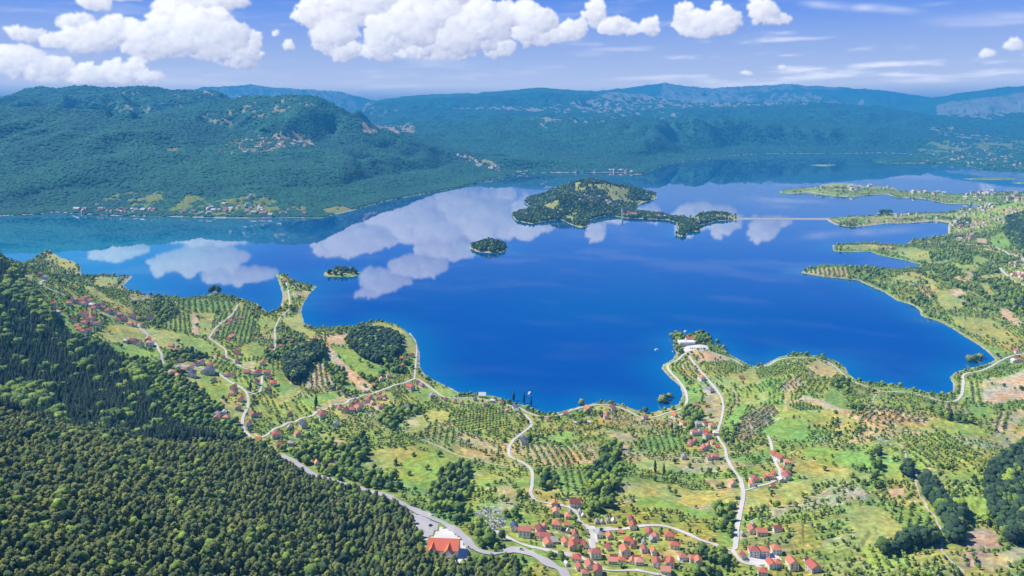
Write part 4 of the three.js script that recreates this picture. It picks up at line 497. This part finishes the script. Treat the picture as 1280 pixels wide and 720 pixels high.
village('in the western village above the spit', [[89, 378], [95, 379], [100, 378, 'o'], [107, 374], [111, 379, 'o'], [104, 382], [86, 382, 'o'], [117, 387], [122, 385, 'd'], [129, 381, 'd'], [130, 386], [114, 384, 'p', 1.2], [106, 396], [102, 395, 'd'], [114, 400], [107, 402, 'o'], [116, 398, 'd'], [106, 406], [112, 407, 'd'], [121, 407], [96, 409, 'o'], [99, 413, 'o'], [104, 417], [110, 416, 'd'], [90, 402], [67, 391, 'd'], [64, 383], [71, 393, 'p'], [135, 391], [142, 392, 'd'], [150, 396, 'o'], [155, 401, 'd'], [165, 398, 'd', 1.2], [163, 407, 'o'], [167, 408, 'o', 1.1], [178, 409], [187, 399, 'd'], [147, 402, 'd']], 1.15);
village('on the western spit by the bay', [[10, 346, 'r'], [49, 345, 'r'], [14, 349, 'o'], [55, 349, 'p'], [268, 368, 'p', 1.2], [150, 349, 'p', 0.8], [355, 353, 'o', 1.1], [148, 351, 'r', 0.9]], 1.1);
// the eastern town and the far shores: one house per spot, surveyed as spreads
function spread(place, n, P, size) { const Q = poly(P), b = box(Q); let k = 0, tries = 0; while (k < n && tries++ < n * 60) { const x = lerp(b[0], b[1], HR()), d = lerp(b[2], b[3], HR()); if (!inPoly(Q, x, d) || landAt(x, d)[0] < 0 || landAt(x, d)[1] < 6 || blocked(x, d)) continue; house(x, d, HR() < 0.5 ? 'red' : HR() < 0.6 ? 'orange' : HR() < 0.6 ? 'dark' : 'pale', size * (0.9 + 0.4 * HR()), place); k++; } }
spread('set back among the gardens of the square', 12, [[650, 672], [690, 652], [725, 668], [745, 690], [800, 700], [800, 718], [740, 722], [700, 700], [665, 690]], 0.85);
spread('among the gardens east of the square', 10, [[770, 665], [830, 668], [860, 700], [860, 718], [800, 716], [775, 690]], 0.85);
spread('in the gardens of the orchard hamlet', 5, [[860, 540], [895, 538], [905, 560], [880, 572], [862, 560]], 0.9);
spread('in gardens along the road to the point', 9, [[400, 512], [440, 505], [480, 490], [500, 492], [470, 512], [425, 520]], 0.85);
spread('by the lakeside road under the orchards', 8, [[560, 503], [620, 506], [680, 524], [740, 512], [800, 526], [790, 532], [700, 530], [600, 512]], 0.8);
spread('along the winding western road', 14, [[200, 445], [250, 455], [290, 470], [315, 490], [318, 530], [300, 545], [296, 500], [270, 478], [215, 462]], 0.9);
spread('beside the orchard lane by the vineyards', 9, [[262, 425], [285, 400], [300, 385], [306, 392], [292, 420], [288, 445], [268, 440]], 0.85);
spread('by the lane to the hillside hamlet', 6, [[930, 612], [960, 598], [985, 580], [990, 600], [960, 612]], 0.85);
spread('in the eastern town on the shore', 62, [[1186, 284], [1192, 268], [1215, 262], [1245, 258], [1275, 262], [1280, 272], [1255, 285], [1235, 283], [1210, 286], [1195, 290]], 1.25);
spread('on the causeway tongue of land', 18, [[1050, 281], [1060, 273], [1130, 268], [1190, 266], [1195, 270], [1130, 277], [1080, 280]], 1.2);
spread('below the eastern town', 10, [[1188, 300], [1200, 294], [1225, 290], [1215, 302], [1195, 304]], 1.2);
spread('on the eastern hillside', 18, [[1250, 340], [1262, 325], [1280, 305], [1300, 310], [1285, 350], [1262, 352]], 1.15);
spread('at the eastern bay', 3, [[1262, 444], [1272, 440], [1276, 452], [1266, 456]], 1.1);
spread('on the large island', 26, [[720, 257], [728, 246], [735, 236], [745, 234], [755, 248], [775, 252], [778, 258], [762, 264], [745, 262], [730, 262]], 1.35);
spread('along the island neck', 9, [[783, 270], [800, 268.5], [832, 270.5], [832, 273.5], [800, 272]], 1.25);
spread('on the small peninsula of the island', 6, [[850, 290], [862, 280], [880, 272], [915, 271], [915, 274], [880, 279]], 1.2);
console.log('houses', houses);
{ // settlements too far off to pick apart
  const Q = [[[72, 266], [85, 263], [200, 263], [203, 269], [160, 269], [100, 266.8]], [[215, 268], [270, 258], [300, 248], [320, 246], [345, 262], [385, 268], [385, 272], [270, 271]], [[265, 196], [300, 178], [390, 175], [390, 183], [320, 194]], [[452, 164], [465, 153], [498, 157], [470, 167]], [[566, 191], [580, 195], [632, 213], [625, 215], [580, 202]], [[640, 216], [780, 213], [800, 216.5], [740, 215], [660, 216.5]], [[1140, 196], [1180, 182], [1280, 176], [1280, 210], [1225, 207], [1190, 202]], [[975, 240], [1130, 238], [1280, 238], [1280, 256], [1190, 250], [1110, 242]], [[760, 150], [860, 140], [1000, 135], [900, 150]], [[1060, 232], [1115, 236], [1110, 240], [1050, 240]]], N = [26, 34, 40, 34, 30, 22, 130, 46, 14, 6];
  plots.sort((p, q) => q[3] / q[1] - p[3] / p[1]); plots.slice(0, 300).forEach(buildHouse);
  const r = rng(88), w = bx(9, 9, 11, 0, 1.5, 0), rf = gable(9, 11, 6, 3).roof, m = new THREE.Matrix4(), q = new THREE.Quaternion(), up = new THREE.Vector3(0, 1, 0), spots = [];
  Q.forEach((pts, k) => { const P = poly(pts), b = box(P); for (let c = 0, t = 0; c < N[k] && t < N[k] * 50; t++) { const x = lerp(b[0], b[1], r()), d = lerp(b[2], b[3], r()), [l, s] = landAt(x, d); if (l < 0 || s < 8 || !inPoly(P, x, d)) continue; spots.push([x, d, 1.1 + 0.6 * r(), r() * 3.14]); block(x, d, 14); c++; } });
  plots.slice(300).forEach(([x, d, , s, , , , t]) => spots.push([x, d, s * 0.58, t * 3.14]));
  const g = new THREE.Group(), a = new THREE.InstancedMesh(w, wallMats[1], spots.length), e = new THREE.InstancedMesh(rf, new THREE.MeshStandardMaterial({ roughness: 0.9 }), spots.length);
  spots.forEach(([x, d, s, t], i) => { m.compose(new THREE.Vector3(x, ground(x, d) + 1, -d), q.setFromAxisAngle(up, t), new THREE.Vector3(s, s, s)); a.setMatrixAt(i, m); e.setMatrixAt(i, m); e.setColorAt(i, r() < 0.45 ? rgb(0.36, 0.19, 0.14) : rgb(0.52, 0.49, 0.45)); });
  a.name = 'wall'; e.name = 'roof'; a.userData.kind = e.userData.kind = 'stuff'; g.add(a, e); put(g, 'distant_settlement', 'specks of far off pale houses on the opposite shores', 'settlement', null, 'stuff');
}
// ------------------------------------------------------------------ single buildings
{ // large roadside building: long roof with two cross gables towards the forest
  const [x, d] = survey(555, 690), g = new THREE.Group(), main = gable(17, 25, 5.5, 5.2, 0.8), tile = mat(0.60, 0.15, 0.075), wing = gable(8.5, 12, 4.2, 5.0, 0.6);
  part(main.wall.rotateY(PI / 2), wallMats[2], 'wall', g); part(main.roof.rotateY(PI / 2), tile, 'roof', g);
  for (const ox of [-8.4, 5.2]) { const w = part(wing.wall, wallMats[2], 'wing', g); w.position.set(ox, 0, 7.2); part(wing.roof, mat(0.70, 0.2, 0.08), 'wing_roof', w); }
  for (const ox of [-10, -6.6, 3.4, 7]) for (const y of [1.6]) { const q = part(winFrame, frameMat, 'window', g); q.position.set(ox, y, 13.25); q.rotation.y = -PI / 2; part(winGeo, glassMat, 'pane', q).position.x = 0.03; }
  part(doorGeo, doorMat, 'door', g).position.set(12.5, 1.1, 1);
  g.position.set(x, ground(x, d) + 0.5, -d); g.rotation.y = -0.08; g.scale.setScalar(0.86); block(x, d, 16); put(g, 'roadside_hall', 'large orange roofed building with two cross gables beside the curving road', 'building');
}
{ // lakeside restaurant on the headland
  const [x, d] = survey(858, 431), g = new THREE.Group(); part(bx(24, 7, 13, 0, 1.5, 0), wallMats[2], 'wall', g); const r = part(bx(25, 0.5, 14, 0, 5.25, 0), mat(0.78, 0.76, 0.74), 'roof_terrace', g); part(bx(3, 1.6, 3, -2, 6.3, 0), frameMat, 'stair_head', r);
  const h = gable(8, 12, 6.2, 2.6); const w = part(h.wall, wallMats[2], 'annexe', g); w.position.set(8, 0.2, -9.5); w.rotation.y = PI / 2; part(h.roof, roofMats.red[0], 'annexe_roof', w);
  for (let k = -4; k <= 4; k++) { const q = part(winFrame, frameMat, 'window', g); q.position.set(k * 2.5, 2.4, 6.5); q.rotation.y = -PI / 2; part(winGeo, glassMat, 'pane', q).position.x = 0.03; }
  g.position.set(x, max(ground(x, d), 0.8) + 0.4, -d); g.rotation.y = 0.1; block(x, d, 15); put(g, 'lakeside_restaurant', 'long white flat roofed building on the headland by the lake', 'building');
}
{ // island church
  const [x, d] = survey(778, 269.5), g = new THREE.Group(), n = gable(13, 34, 9, 5, 0.6); const w = part(n.wall, wallMats[2], 'nave', g); w.rotation.y = PI / 2; w.position.x = 22; part(n.roof, roofMats.red[1], 'nave_roof', w);
  part(bx(6.5, 27, 6.5, 0, 10.5, 0), wallMats[0], 'tower', g); const s = part(new THREE.ConeGeometry(5, 9, 4).rotateY(PI / 4).translate(0, 28.5, 0), mat(0.2, 0.22, 0.22), 'spire', g); part(bx(0.4, 3, 0.4, 0, 34, 0), frameMat, 'cross', s);
  for (let k = 0; k < 5; k++) { const q = part(bx(1.4, 4, 0.2, 9 + k * 6, 5, 6.55), glassMat, 'window', g); q.userData = {}; }
  g.position.set(x, max(ground(x, d), 0.6), -d); block(x + 15, d, 26); put(g, 'island_church', 'white church with tall square bell tower on the island neck', 'church');
}
{ // causeway between island and town
  const a = shore([[921, 273.4]])[0], b = shore([[1040, 273.8]])[0], L = hypot(b[0] - a[0], b[1] - a[1]), g = new THREE.Group(), ang = atan2(b[1] - a[1], b[0] - a[0]);
  part(prism([[-16, -4], [16, -4], [6.5, 2.6], [-6.5, 2.6]], L).rotateY(PI / 2), mat(0.5, 0.48, 0.43), 'embankment', g); part(bx(L, 0.3, 9.5, 0, 2.76, 0), paving.road, 'roadway', g);
  for (const s of [-1, 1]) part(bx(L, 1.0, 0.35, 0, 3.4, s * 4.9), mat(0.7, 0.69, 0.66), 'parapet', g);
  g.position.set((a[0] + b[0]) / 2, 0, -(a[1] + b[1]) / 2); g.rotation.y = ang; put(g, 'causeway', 'thin pale causeway crossing the lake from island to eastern town', 'causeway');
}
{ // gravestones: too many and too small to tell apart
  const Q = poly([[592, 648], [600, 634], [612, 631], [627, 637], [633, 656], [620, 666], [606, 658]]), b = box(Q), r = rng(12), list = [], m = new THREE.Matrix4(), q = new THREE.Quaternion(), up = new THREE.Vector3(0, 1, 0);
  for (let x = b[0]; x < b[1]; x += 1.9) for (let d = b[2]; d < b[3]; d += 2.6) if (inPoly(Q, x, d) && r() < 0.75) list.push([x + r() * 0.5, d + r() * 0.6]);
  const shape = mergeGeometries([bx(1.5, 0.7, 2.3, 0, 0.15, 0), bx(1.2, 1.0, 0.25, 0, 0.6, -1.0)]), im = new THREE.InstancedMesh(shape, new THREE.MeshStandardMaterial({ roughness: 0.5 }), list.length);
  list.forEach(([x, d], i) => { m.compose(new THREE.Vector3(x, ground(x, d), -d), q.setFromAxisAngle(up, 0.5 + (r() - 0.5) * 0.2), new THREE.Vector3(0.75, 0.7, 0.75)); im.setMatrixAt(i, m); const t = r(); im.setColorAt(i, t < 0.35 ? rgb(0.1, 0.105, 0.12) : t < 0.75 ? rgb(0.34, 0.34, 0.35) : rgb(0.66, 0.65, 0.63)); });
  list.forEach(([x, d]) => block(x, d, 2)); put(im, 'gravestones', 'close rows of white and grey graves beside the road', 'graveyard', null, 'stuff');
}
// ------------------------------------------------------------------ boats and cars
function boat(x, y, len, label) {
  const d = EYE * FOCAL / (y - HORIZON), g = new THREE.Group(), sh = new THREE.Shape([[-0.5, -0.16], [0.2, -0.18], [0.5, 0], [0.2, 0.18], [-0.5, 0.16]].map(([a, b]) => new THREE.Vector2(a * len, b * len)));
  const hull = new THREE.ExtrudeGeometry(sh, { depth: len * 0.14, bevelEnabled: true, bevelSize: len * 0.02, bevelThickness: len * 0.02, bevelSegments: 1 }).rotateX(-PI / 2); part(hull, mat(0.8, 0.8, 0.78, 0.4), 'hull', g).position.y = -0.25;
  part(bx(len * 0.4, len * 0.14, len * 0.24, -len * 0.08, len * 0.2, 0), mat(0.76, 0.76, 0.75, 0.5), 'cabin', g); part(bx(len * 0.46, len * 0.03, len * 0.3, -len * 0.08, len * 0.285, 0), mat(0.8, 0.8, 0.8, 0.5), 'canopy', g);
  g.position.set((x - 640) / FOCAL * d, 0, -d); g.rotation.y = len; put(g, 'white_boat', label, 'boat');
}
boat(662, 492, 7.5, 'white boat moored off the poplars on the lake shore'); boat(821, 437.5, 6.5, 'white boat on open water beside the headland'); boat(857, 414.5, 7, 'white boat just beyond the headland willows'); boat(841, 439.5, 3.5, 'tiny white boat close in at the headland road');
const tyre = mat(0.02, 0.02, 0.02, 0.9), carPaint = [[0.02, 0.02, 0.025], [0.5, 0.5, 0.52], [0.7, 0.7, 0.7], [0.3, 0.03, 0.03], [0.04, 0.07, 0.2], [0.12, 0.12, 0.13]].map((c) => new THREE.MeshPhysicalMaterial({ color: rgb(...c), roughness: 0.35, clearcoat: 1 }));
const carWord = ['black', 'silver', 'white', 'red', 'blue', 'grey'], carBody = prism([[-2.15, 0.3], [2.15, 0.3], [2.15, 0.8], [1.3, 0.95], [-2.1, 0.95]], 1.75), carTop = prism([[-1.9, 0.93], [1.1, 0.93], [0.4, 1.45], [-1.5, 1.45]], 1.5), wheelGeo = new THREE.CylinderGeometry(0.32, 0.32, 0.22, 10).rotateX(PI / 2);
function car(x, d, turn, c, place, group, y) { const g = new THREE.Group(); part(carBody, carPaint[c], 'body', g); part(carTop, glassMat, 'windows', g); for (const a of [-1.35, 1.35]) for (const b of [-0.8, 0.8]) part(wheelGeo, tyre, 'wheel', g).position.set(a, 0.32, b); g.position.set(x, (y ?? ground(x, d)) + 0.45, -d); g.rotation.y = turn; g.scale.setScalar(0.75); put(g, 'parked_car', `${carWord[c]} car ${place}`, 'car', group); }
for (let k = 0; k < 9; k++) { const [x, d] = survey(863 + k * 2.3, 436); car(x, d, PI / 2 + 0.1, [0, 5, 0, 1, 0, 4, 0, 5, 2][k], 'in the row behind the lakeside building', `${carWord[[0, 5, 0, 1, 0, 4, 0, 5, 2][k]]} cars behind the lakeside building`); }
for (const [px, py, t, c, place] of [[652, 688.5, -0.35, 1, 'on the wide road below the village'], [515, 633, 0.7, 3, 'on the road by the parking lot'], [538, 658, 0.9, 5, 'alone on the asphalt lot'], [752, 663, 0, 0, 'parked at the village square'], [775, 661, 0.1, 0, 'on the street east of the square'], [541, 647, -0.5, 2, 'on the road beside the lot'], [585, 685, 1.9, 2, 'on the bend by the large orange roof'], [735, 668, 1.4, 1, 'at the mouth of the village lane'], [620, 691, 0.1, 4, 'on the wide road under the graveyard']]) { const [x, d] = survey(px, py); car(x, d, t, c, place, undefined, ground(x, d) + 0.15); }
// where they grow
{
  const inFrame = (x, d) => abs(x) < d * 0.72 + 30;
  // dense woods
  for (const f of fields) {
    if (!['pine', 'spruce', 'leafy', 'grove'].includes(f.kind)) continue;
    const far = f.b[2] > 1500, s = { pine: 3.75, spruce: 4.3, leafy: 5.8, grove: 4.7 }[f.kind] * (far ? 1.5 : 1);
    for (let x = max(f.b[0], -1300); x < min(f.b[1], 3000); x += s) for (let d = max(f.b[2], 215); d < f.b[3]; d += s) {
      const px = x + (R() - 0.5) * s * 0.95, pd = d + (R() - 0.5) * s * 0.95; if (!inFrame(px, pd) || !inPoly(f.P, px, pd) || landAt(px, pd)[0] !== 0 || blocked(px, pd)) continue;
      const v = fbm(px / 55, pd / 55, 3, 150);
      if (f.kind === 'pine') { const k = R(); grow(R() < 0.04 + 0.14 * smooth(0.0, 0.5, v) ? 'leafy' : R() < 0.06 ? 'grove' : 'pine', px, pd, 4.2 + 4.2 * k * sqrt(k) + 1.4 * R() + 1.8 * v); }
      else if (f.kind === 'spruce') grow(R() < 0.04 + 0.75 * smooth(0.16, 0.36, v - 0.2 + 0.38 * smooth(900, 1150, pd)) ? 'leafy' : 'spruce', px, pd, 11.5 + 5.5 * R());
      else if (f.kind === 'grove') grow(R() < 0.12 ? 'leafy' : 'grove', px, pd, (8.4 + 4.2 * R()) * (far ? 1.35 : 1));
      else if (R() < 0.82) grow(R() < (f.P.length > 11 ? 0.08 : 0.22) + 0.3 * v ? 'grove' : 'leafy', px, pd, 5 + 3.6 * R());
    }
  }
  // orchard rows and vineyards on the surveyed plots
  for (const f of fields) {
    if (f.kind !== 'rows') continue;
    let best = 0, ang = 0; f.P.forEach((p, i) => { const q = f.P[(i + 1) % f.P.length], l = hypot(q[0] - p[0], q[1] - p[1]); if (l > best) { best = l; ang = atan2(q[1] - p[1], q[0] - p[0]); } });
    const cx = (f.b[0] + f.b[1]) / 2, cd = (f.b[2] + f.b[3]) / 2, rad = hypot(f.b[1] - f.b[0], f.b[3] - f.b[2]) / 2, big = f.b[2] > 1300 ? 1.5 : 1;
    for (let a = -rad; a < rad; a += 4.6 * big) for (let b = -rad; b < rad; b += 6.6 * big) { const x = cx + a * cos(ang) - b * sin(ang) + (R() - 0.5) * 1.1, d = cd + a * sin(ang) + b * cos(ang) + (R() - 0.5) * 1.1; if (inPoly(f.P, x, d) && !blocked(x, d) && R() < 0.9) grow('fruit', x, d, (2.6 + 1.5 * R()) * big); }
  }
  // the small parcels: hedges, loose fruit trees, young plantings
  for (let d = 470; d < 4000; ) {
    const s = d < 1400 ? 2.8 : d < 2400 ? 4.6 : 9, thin = d < 1400 ? 0.47 : d < 2400 ? 0.68 : 0.81;
    for (let x = -0.72 * d; x < 0.72 * d; x += s) {
      const px = x + (R() - 0.5) * s * 0.9, pd = d + (R() - 0.5) * s * 0.9, [w, shoreDist] = landAt(px, pd); if (w !== 0 || shoreDist < 5 || blocked(px, pd)) continue;
      const f = fieldAt(px, pd), q = parcel(px, pd), clumpy = fbm(px / 45, pd / 45, 3, 160), k = pd < 1400 ? 1 : 1.35;
      if (f) { if (f.kind === 'open' && R() < (0.012 + 0.06 * smooth(0.15, 0.4, clumpy)) * thin) grow(R() < 0.5 ? 'leafy' : 'fruit', px, pd, (3 + 3 * R()) * k); continue; }
      if (shoreDist < 14 && R() < 0.15 * thin) { grow('leafy', px, pd, (3 + 3.5 * R()) * k); continue; }
      const rim = (q.q % 1 + 1) % 1, belt = hash(floor(q.q), floor(q.p * 0.35), 71);
      if (rim < 0.07 && belt < 0.45) continue;
      if (rim > 0.5 && rim < 0.58 && belt > 0.55) { if (R() < 0.8 * sqrt(thin)) grow(R() < 0.15 ? 'grove' : 'leafy', px, pd, (1.9 + 1.5 * R()) * k); continue; }
      if (q.edge < 0.09) { if (clumpy > -0.1 && R() < 0.62 * thin) grow(R() < 0.16 ? 'grove' : R() < 0.5 ? 'leafy' : 'fruit', px, pd, (2.6 + 4 * R() * R() + 1.2 * clumpy) * k); }
      else if (q.id > 0.40 && q.id < 0.50) { if (R() < 0.62 * thin) grow(R() < 0.15 ? 'grove' : 'leafy', px, pd, (3 + 3.4 * R()) * k); }
      else if (q.id < 0.40 || (q.id > 0.5 && q.id < 0.92)) { if (((q.q * 31 / 5.4) % 1 + 1) % 1 < (pd > 1400 ? 0.6 : 0.36) && R() < 0.85 + 0.4 * clumpy) grow(R() < 0.06 ? 'leafy' : 'fruit', px, pd, (1.9 + 1.5 * R()) * k); }
      else if (R() < (0.025 + 0.26 * smooth(0.05, 0.4, clumpy)) * thin) grow(R() < 0.4 ? 'leafy' : 'fruit', px, pd, (2.2 + 3 * R() * R()) * k);
    }
    d += s;
  }
  // islands
  for (let d = 1700; d < 4000; d += 7) for (let x = -500; x < 1900; x += 7) {
    const px = x + (R() - 0.5) * 6, pd = d + (R() - 0.5) * 6, [w, s] = landAt(px, pd); if (w < 2 || w > 5 || s < 3 || blocked(px, pd)) continue;
    const wood = w === 2 ? farCover(px, pd, 0, 2, s)[1] : w === 3 ? 1 : 0.45; if (R() < wood * 0.9 + (w === 2 ? 0.06 : 0)) grow(R() < 0.82 ? 'grove' : 'leafy', px, pd, 7 + 5 * R());
  }
  // trees standing in the shallows and at the water's edge
  for (const [x, y, h] of [[828, 503, 10], [832, 500, 9], [837, 497, 7], [1213, 452, 11], [1219, 450, 10], [1225, 448, 9], [840, 421, 8], [846, 418, 8], [851, 420, 7], [877, 418, 9], [884, 421, 9], [872, 420, 8], [897, 428, 7], [905, 437, 7], [845, 437, 8], [850, 442, 7], [727, 506, 8], [807, 517, 8]]) { const d = EYE * FOCAL / (y - HORIZON); grow('willow', (x - 640) / FOCAL * d, d, h, 0.3); }
  for (const [x, y, h] of [[642, 501, 14], [655, 504, 15], [664, 508, 13], [819, 592, 13], [830, 594, 11], [395, 510, 15], [313, 490, 14]]) { const [gx, gd] = survey(x, y); grow('poplar', gx, gd, h); }
  { const [gx, gd] = survey(268, 366); for (let k = 0; k < 6; k++) grow('grove', gx + (R() - 0.5) * 22, gd + (R() - 0.5) * 14, 11 + 5 * R()); }
}
const TREE = {
  pine: ['pine_tree', 'olive green pine tree', 'pine', 'pines'], spruce: ['spruce_tree', 'narrow dark spruce tree', 'spruce', 'spruces'],
  leafy: ['broadleaf_tree', 'green round crowned broadleaf tree', 'tree', 'broadleaf trees'], grove: ['dark_broadleaf_tree', 'tall dark green broadleaf tree', 'tree', 'dark trees'],
  fruit: ['fruit_tree', 'small green fruit tree', 'fruit tree', 'orchard trees'], poplar: ['poplar_tree', 'slim dark columnar poplar tree', 'poplar', 'columnar poplars'], willow: ['willow_tree', 'pale grey green waterside willow', 'willow', 'willows'],
};
const landmarks = [['the large orange roofed roadside building', 555, 690], ['the graveyard', 612, 648], ['the village square', 740, 668], ['the crossroads', 918, 680], ['the hillside hamlet', 972, 580], ['the headland restaurant', 865, 432], ['the wooded point', 470, 435], ['the tan strip field', 435, 460], ['the spit', 360, 365], ['the western village', 120, 390], ['the vineyard rows', 225, 403], ['the road bend under the spruces', 305, 520], ['the asphalt lot', 528, 655], ['the eastern bay', 1240, 455], ['the ploughed brown field', 1230, 675], ['the dirt field track', 1150, 610], ['the white lane', 664, 600], ['the orchard hamlet', 880, 555], ['the large island', 735, 255], ['the eastern town', 1220, 275], ['the rounded meadow', 1090, 655], ['the wide tan field', 1255, 485], ['the lakeside road', 760, 512], ['the terraced orchards', 1030, 495], ['the bay under the western spit', 250, 385], ['the small wooded islet', 612, 310], ['the pine slope crest', 150, 545], ['the foot of the pine slope', 420, 640], ['the high end of the pine slope', 60, 650], ['the middle of the pine slope', 260, 660]].map(([n, x, y]) => [n, ...survey(x, y)]);
const nearest = (x, d) => { let b = 1e18, n = ''; for (const l of landmarks) { const q = (l[1] - x) ** 2 + (l[2] - d) ** 2; if (q < b) { b = q; n = l[0]; } } return n; };
let planted = 0;
for (const [kind, list] of Object.entries(plants)) {
  const K = KINDS[kind], [name, label, category, group] = TREE[kind];
  const seen = (p) => { const g = ground(p[0], p[1]), py = HORIZON + FOCAL * (EYE - g) / p[1], px = 640 + FOCAL * p[0] / p[1]; return px < 0 || px > 1280 || py > 724 ? 0 : p[2] / p[1]; };
  list.sort((a, b) => seen(b) - seen(a)); planted += list.length;
  list.slice(0, 300).forEach(([x, d, h, v, t, turn, wide, sink]) => {
    const tree = new THREE.Group(), trunk = new THREE.Mesh(K.variants[v].trunk, barkOf[kind]), crown = new THREE.Mesh(K.variants[v].crown, leafOf[kind][t]); trunk.name = 'trunk'; crown.name = 'crown'; tree.add(trunk, crown);
    tree.position.set(x, max(ground(x, d), -1) - sink, -d); tree.rotation.y = turn; tree.scale.set(h * wide, h, h * wide); const by = nearest(x, d); put(tree, name, `${label} near ${by}`, category, `${group} near ${by}`);
  });
  const rest = list.slice(300), m = new THREE.Matrix4(), q = new THREE.Quaternion(), up = new THREE.Vector3(0, 1, 0);
  if (!rest.length) continue;
  const wood = new THREE.Group();
  [0, 1, 2].forEach((v) => {
    const l = rest.filter((p) => p[3] === v), im = new THREE.InstancedMesh(K.variants[v].whole, new THREE.MeshStandardMaterial({ vertexColors: true, roughness: 0.95, side: THREE.DoubleSide }), l.length);
    l.forEach(([x, d, h, , t, turn, wide, sink], i) => { m.compose(new THREE.Vector3(x, max(ground(x, d), -1) - sink, -d), q.setFromAxisAngle(up, turn), new THREE.Vector3(h * wide, h, h * wide)); im.setMatrixAt(i, m); im.setColorAt(i, rgb(...K.tints[t])); });
    im.name = 'foliage'; im.userData.kind = 'stuff'; wood.add(im);
  });
  put(wood, { pine: 'pine_forest', spruce: 'spruce_forest', leafy: 'broadleaf_scrub', grove: 'dark_woodland', fruit: 'orchard_growth' }[kind] || 'woodland', { pine: 'mass of dark pines covering the slope', spruce: 'mass of dark spruces behind the pine slope', leafy: 'scattered green broadleaf growth between the fields', grove: 'mass of dark trees in groves and on the islands', fruit: 'small orchard growth in rows over the plots' }[kind] || 'mass of trees', 'woodland', null, 'stuff');
}
console.log('trees', planted, Object.entries(plants).map(([k, l]) => k + ' ' + l.length).join(', '));
// the woods across the lake: one canopy of countless small crowns
{
  const r = rng(31), geos = [0, 1].map((v) => { const q = rng(60 + v), parts = []; for (let k = 0; k < 4; k++) parts.push(clump((q() - 0.5) * 0.7, 0.35 + 0.4 * q(), (q() - 0.5) * 0.7, 0.42, 1, q)); const g = mergeGeometries(parts), n = g.attributes.normal; for (let i = 0; i < n.count; i++) { const l = hypot(n.getX(i) * 0.45, n.getY(i) * 0.45 + 0.55, n.getZ(i) * 0.45) || 1; n.setXYZ(i, n.getX(i) * 0.45 / l, (n.getY(i) * 0.45 + 0.55) / l, n.getZ(i) * 0.45 / l); } return g; });
  const lists = [[], []], K = 0.0105;
  for (let d = 2900; d < 14500; d *= 1 + K * 0.62) for (let u = -0.68; u < 0.68; u += K * 0.24) {
    const dd = d * (1 + (r() - 0.5) * K * 0.6), x = (u + (r() - 0.5) * K * 0.24) * dd, [w, s] = landAt(x, dd); if (w !== 1 || s < 6) continue;
    const c = farCover(x, dd, 0, 1, s); if (r() > c[1] * 0.95 + 0.04) continue;
    lists[r() < 0.5 ? 0 : 1].push([x, dd, (8 + 5 * r()) * (1 + 0.0002 * (dd - 2900))]);
  }
  const lean = new THREE.Vector3(), spin = new THREE.Quaternion(), wood = new THREE.Group(), m = new THREE.Matrix4(), q = new THREE.Quaternion(), up = new THREE.Vector3(0, 1, 0);
  lists.forEach((l, v) => {
    const im = new THREE.InstancedMesh(geos[v], new THREE.MeshStandardMaterial({ vertexColors: true, roughness: 1 }), l.length);
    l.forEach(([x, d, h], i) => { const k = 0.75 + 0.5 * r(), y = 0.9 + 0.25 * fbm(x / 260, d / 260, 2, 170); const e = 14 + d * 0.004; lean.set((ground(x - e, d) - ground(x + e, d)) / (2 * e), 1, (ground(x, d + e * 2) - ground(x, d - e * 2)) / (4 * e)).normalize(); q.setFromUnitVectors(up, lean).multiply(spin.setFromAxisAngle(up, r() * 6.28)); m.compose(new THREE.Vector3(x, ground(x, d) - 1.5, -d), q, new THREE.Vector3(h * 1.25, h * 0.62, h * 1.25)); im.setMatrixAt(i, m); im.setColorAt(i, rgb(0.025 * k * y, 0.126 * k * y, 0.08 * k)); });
    im.name = 'canopy'; im.userData.kind = 'stuff'; wood.add(im);
  });
  put(wood, 'mountain_forest', 'unbroken green forest on the mountains across the lake', 'forest', null, 'stuff');
  console.log('canopy', lists[0].length + lists[1].length);
}
renderer.render(scene, camera);
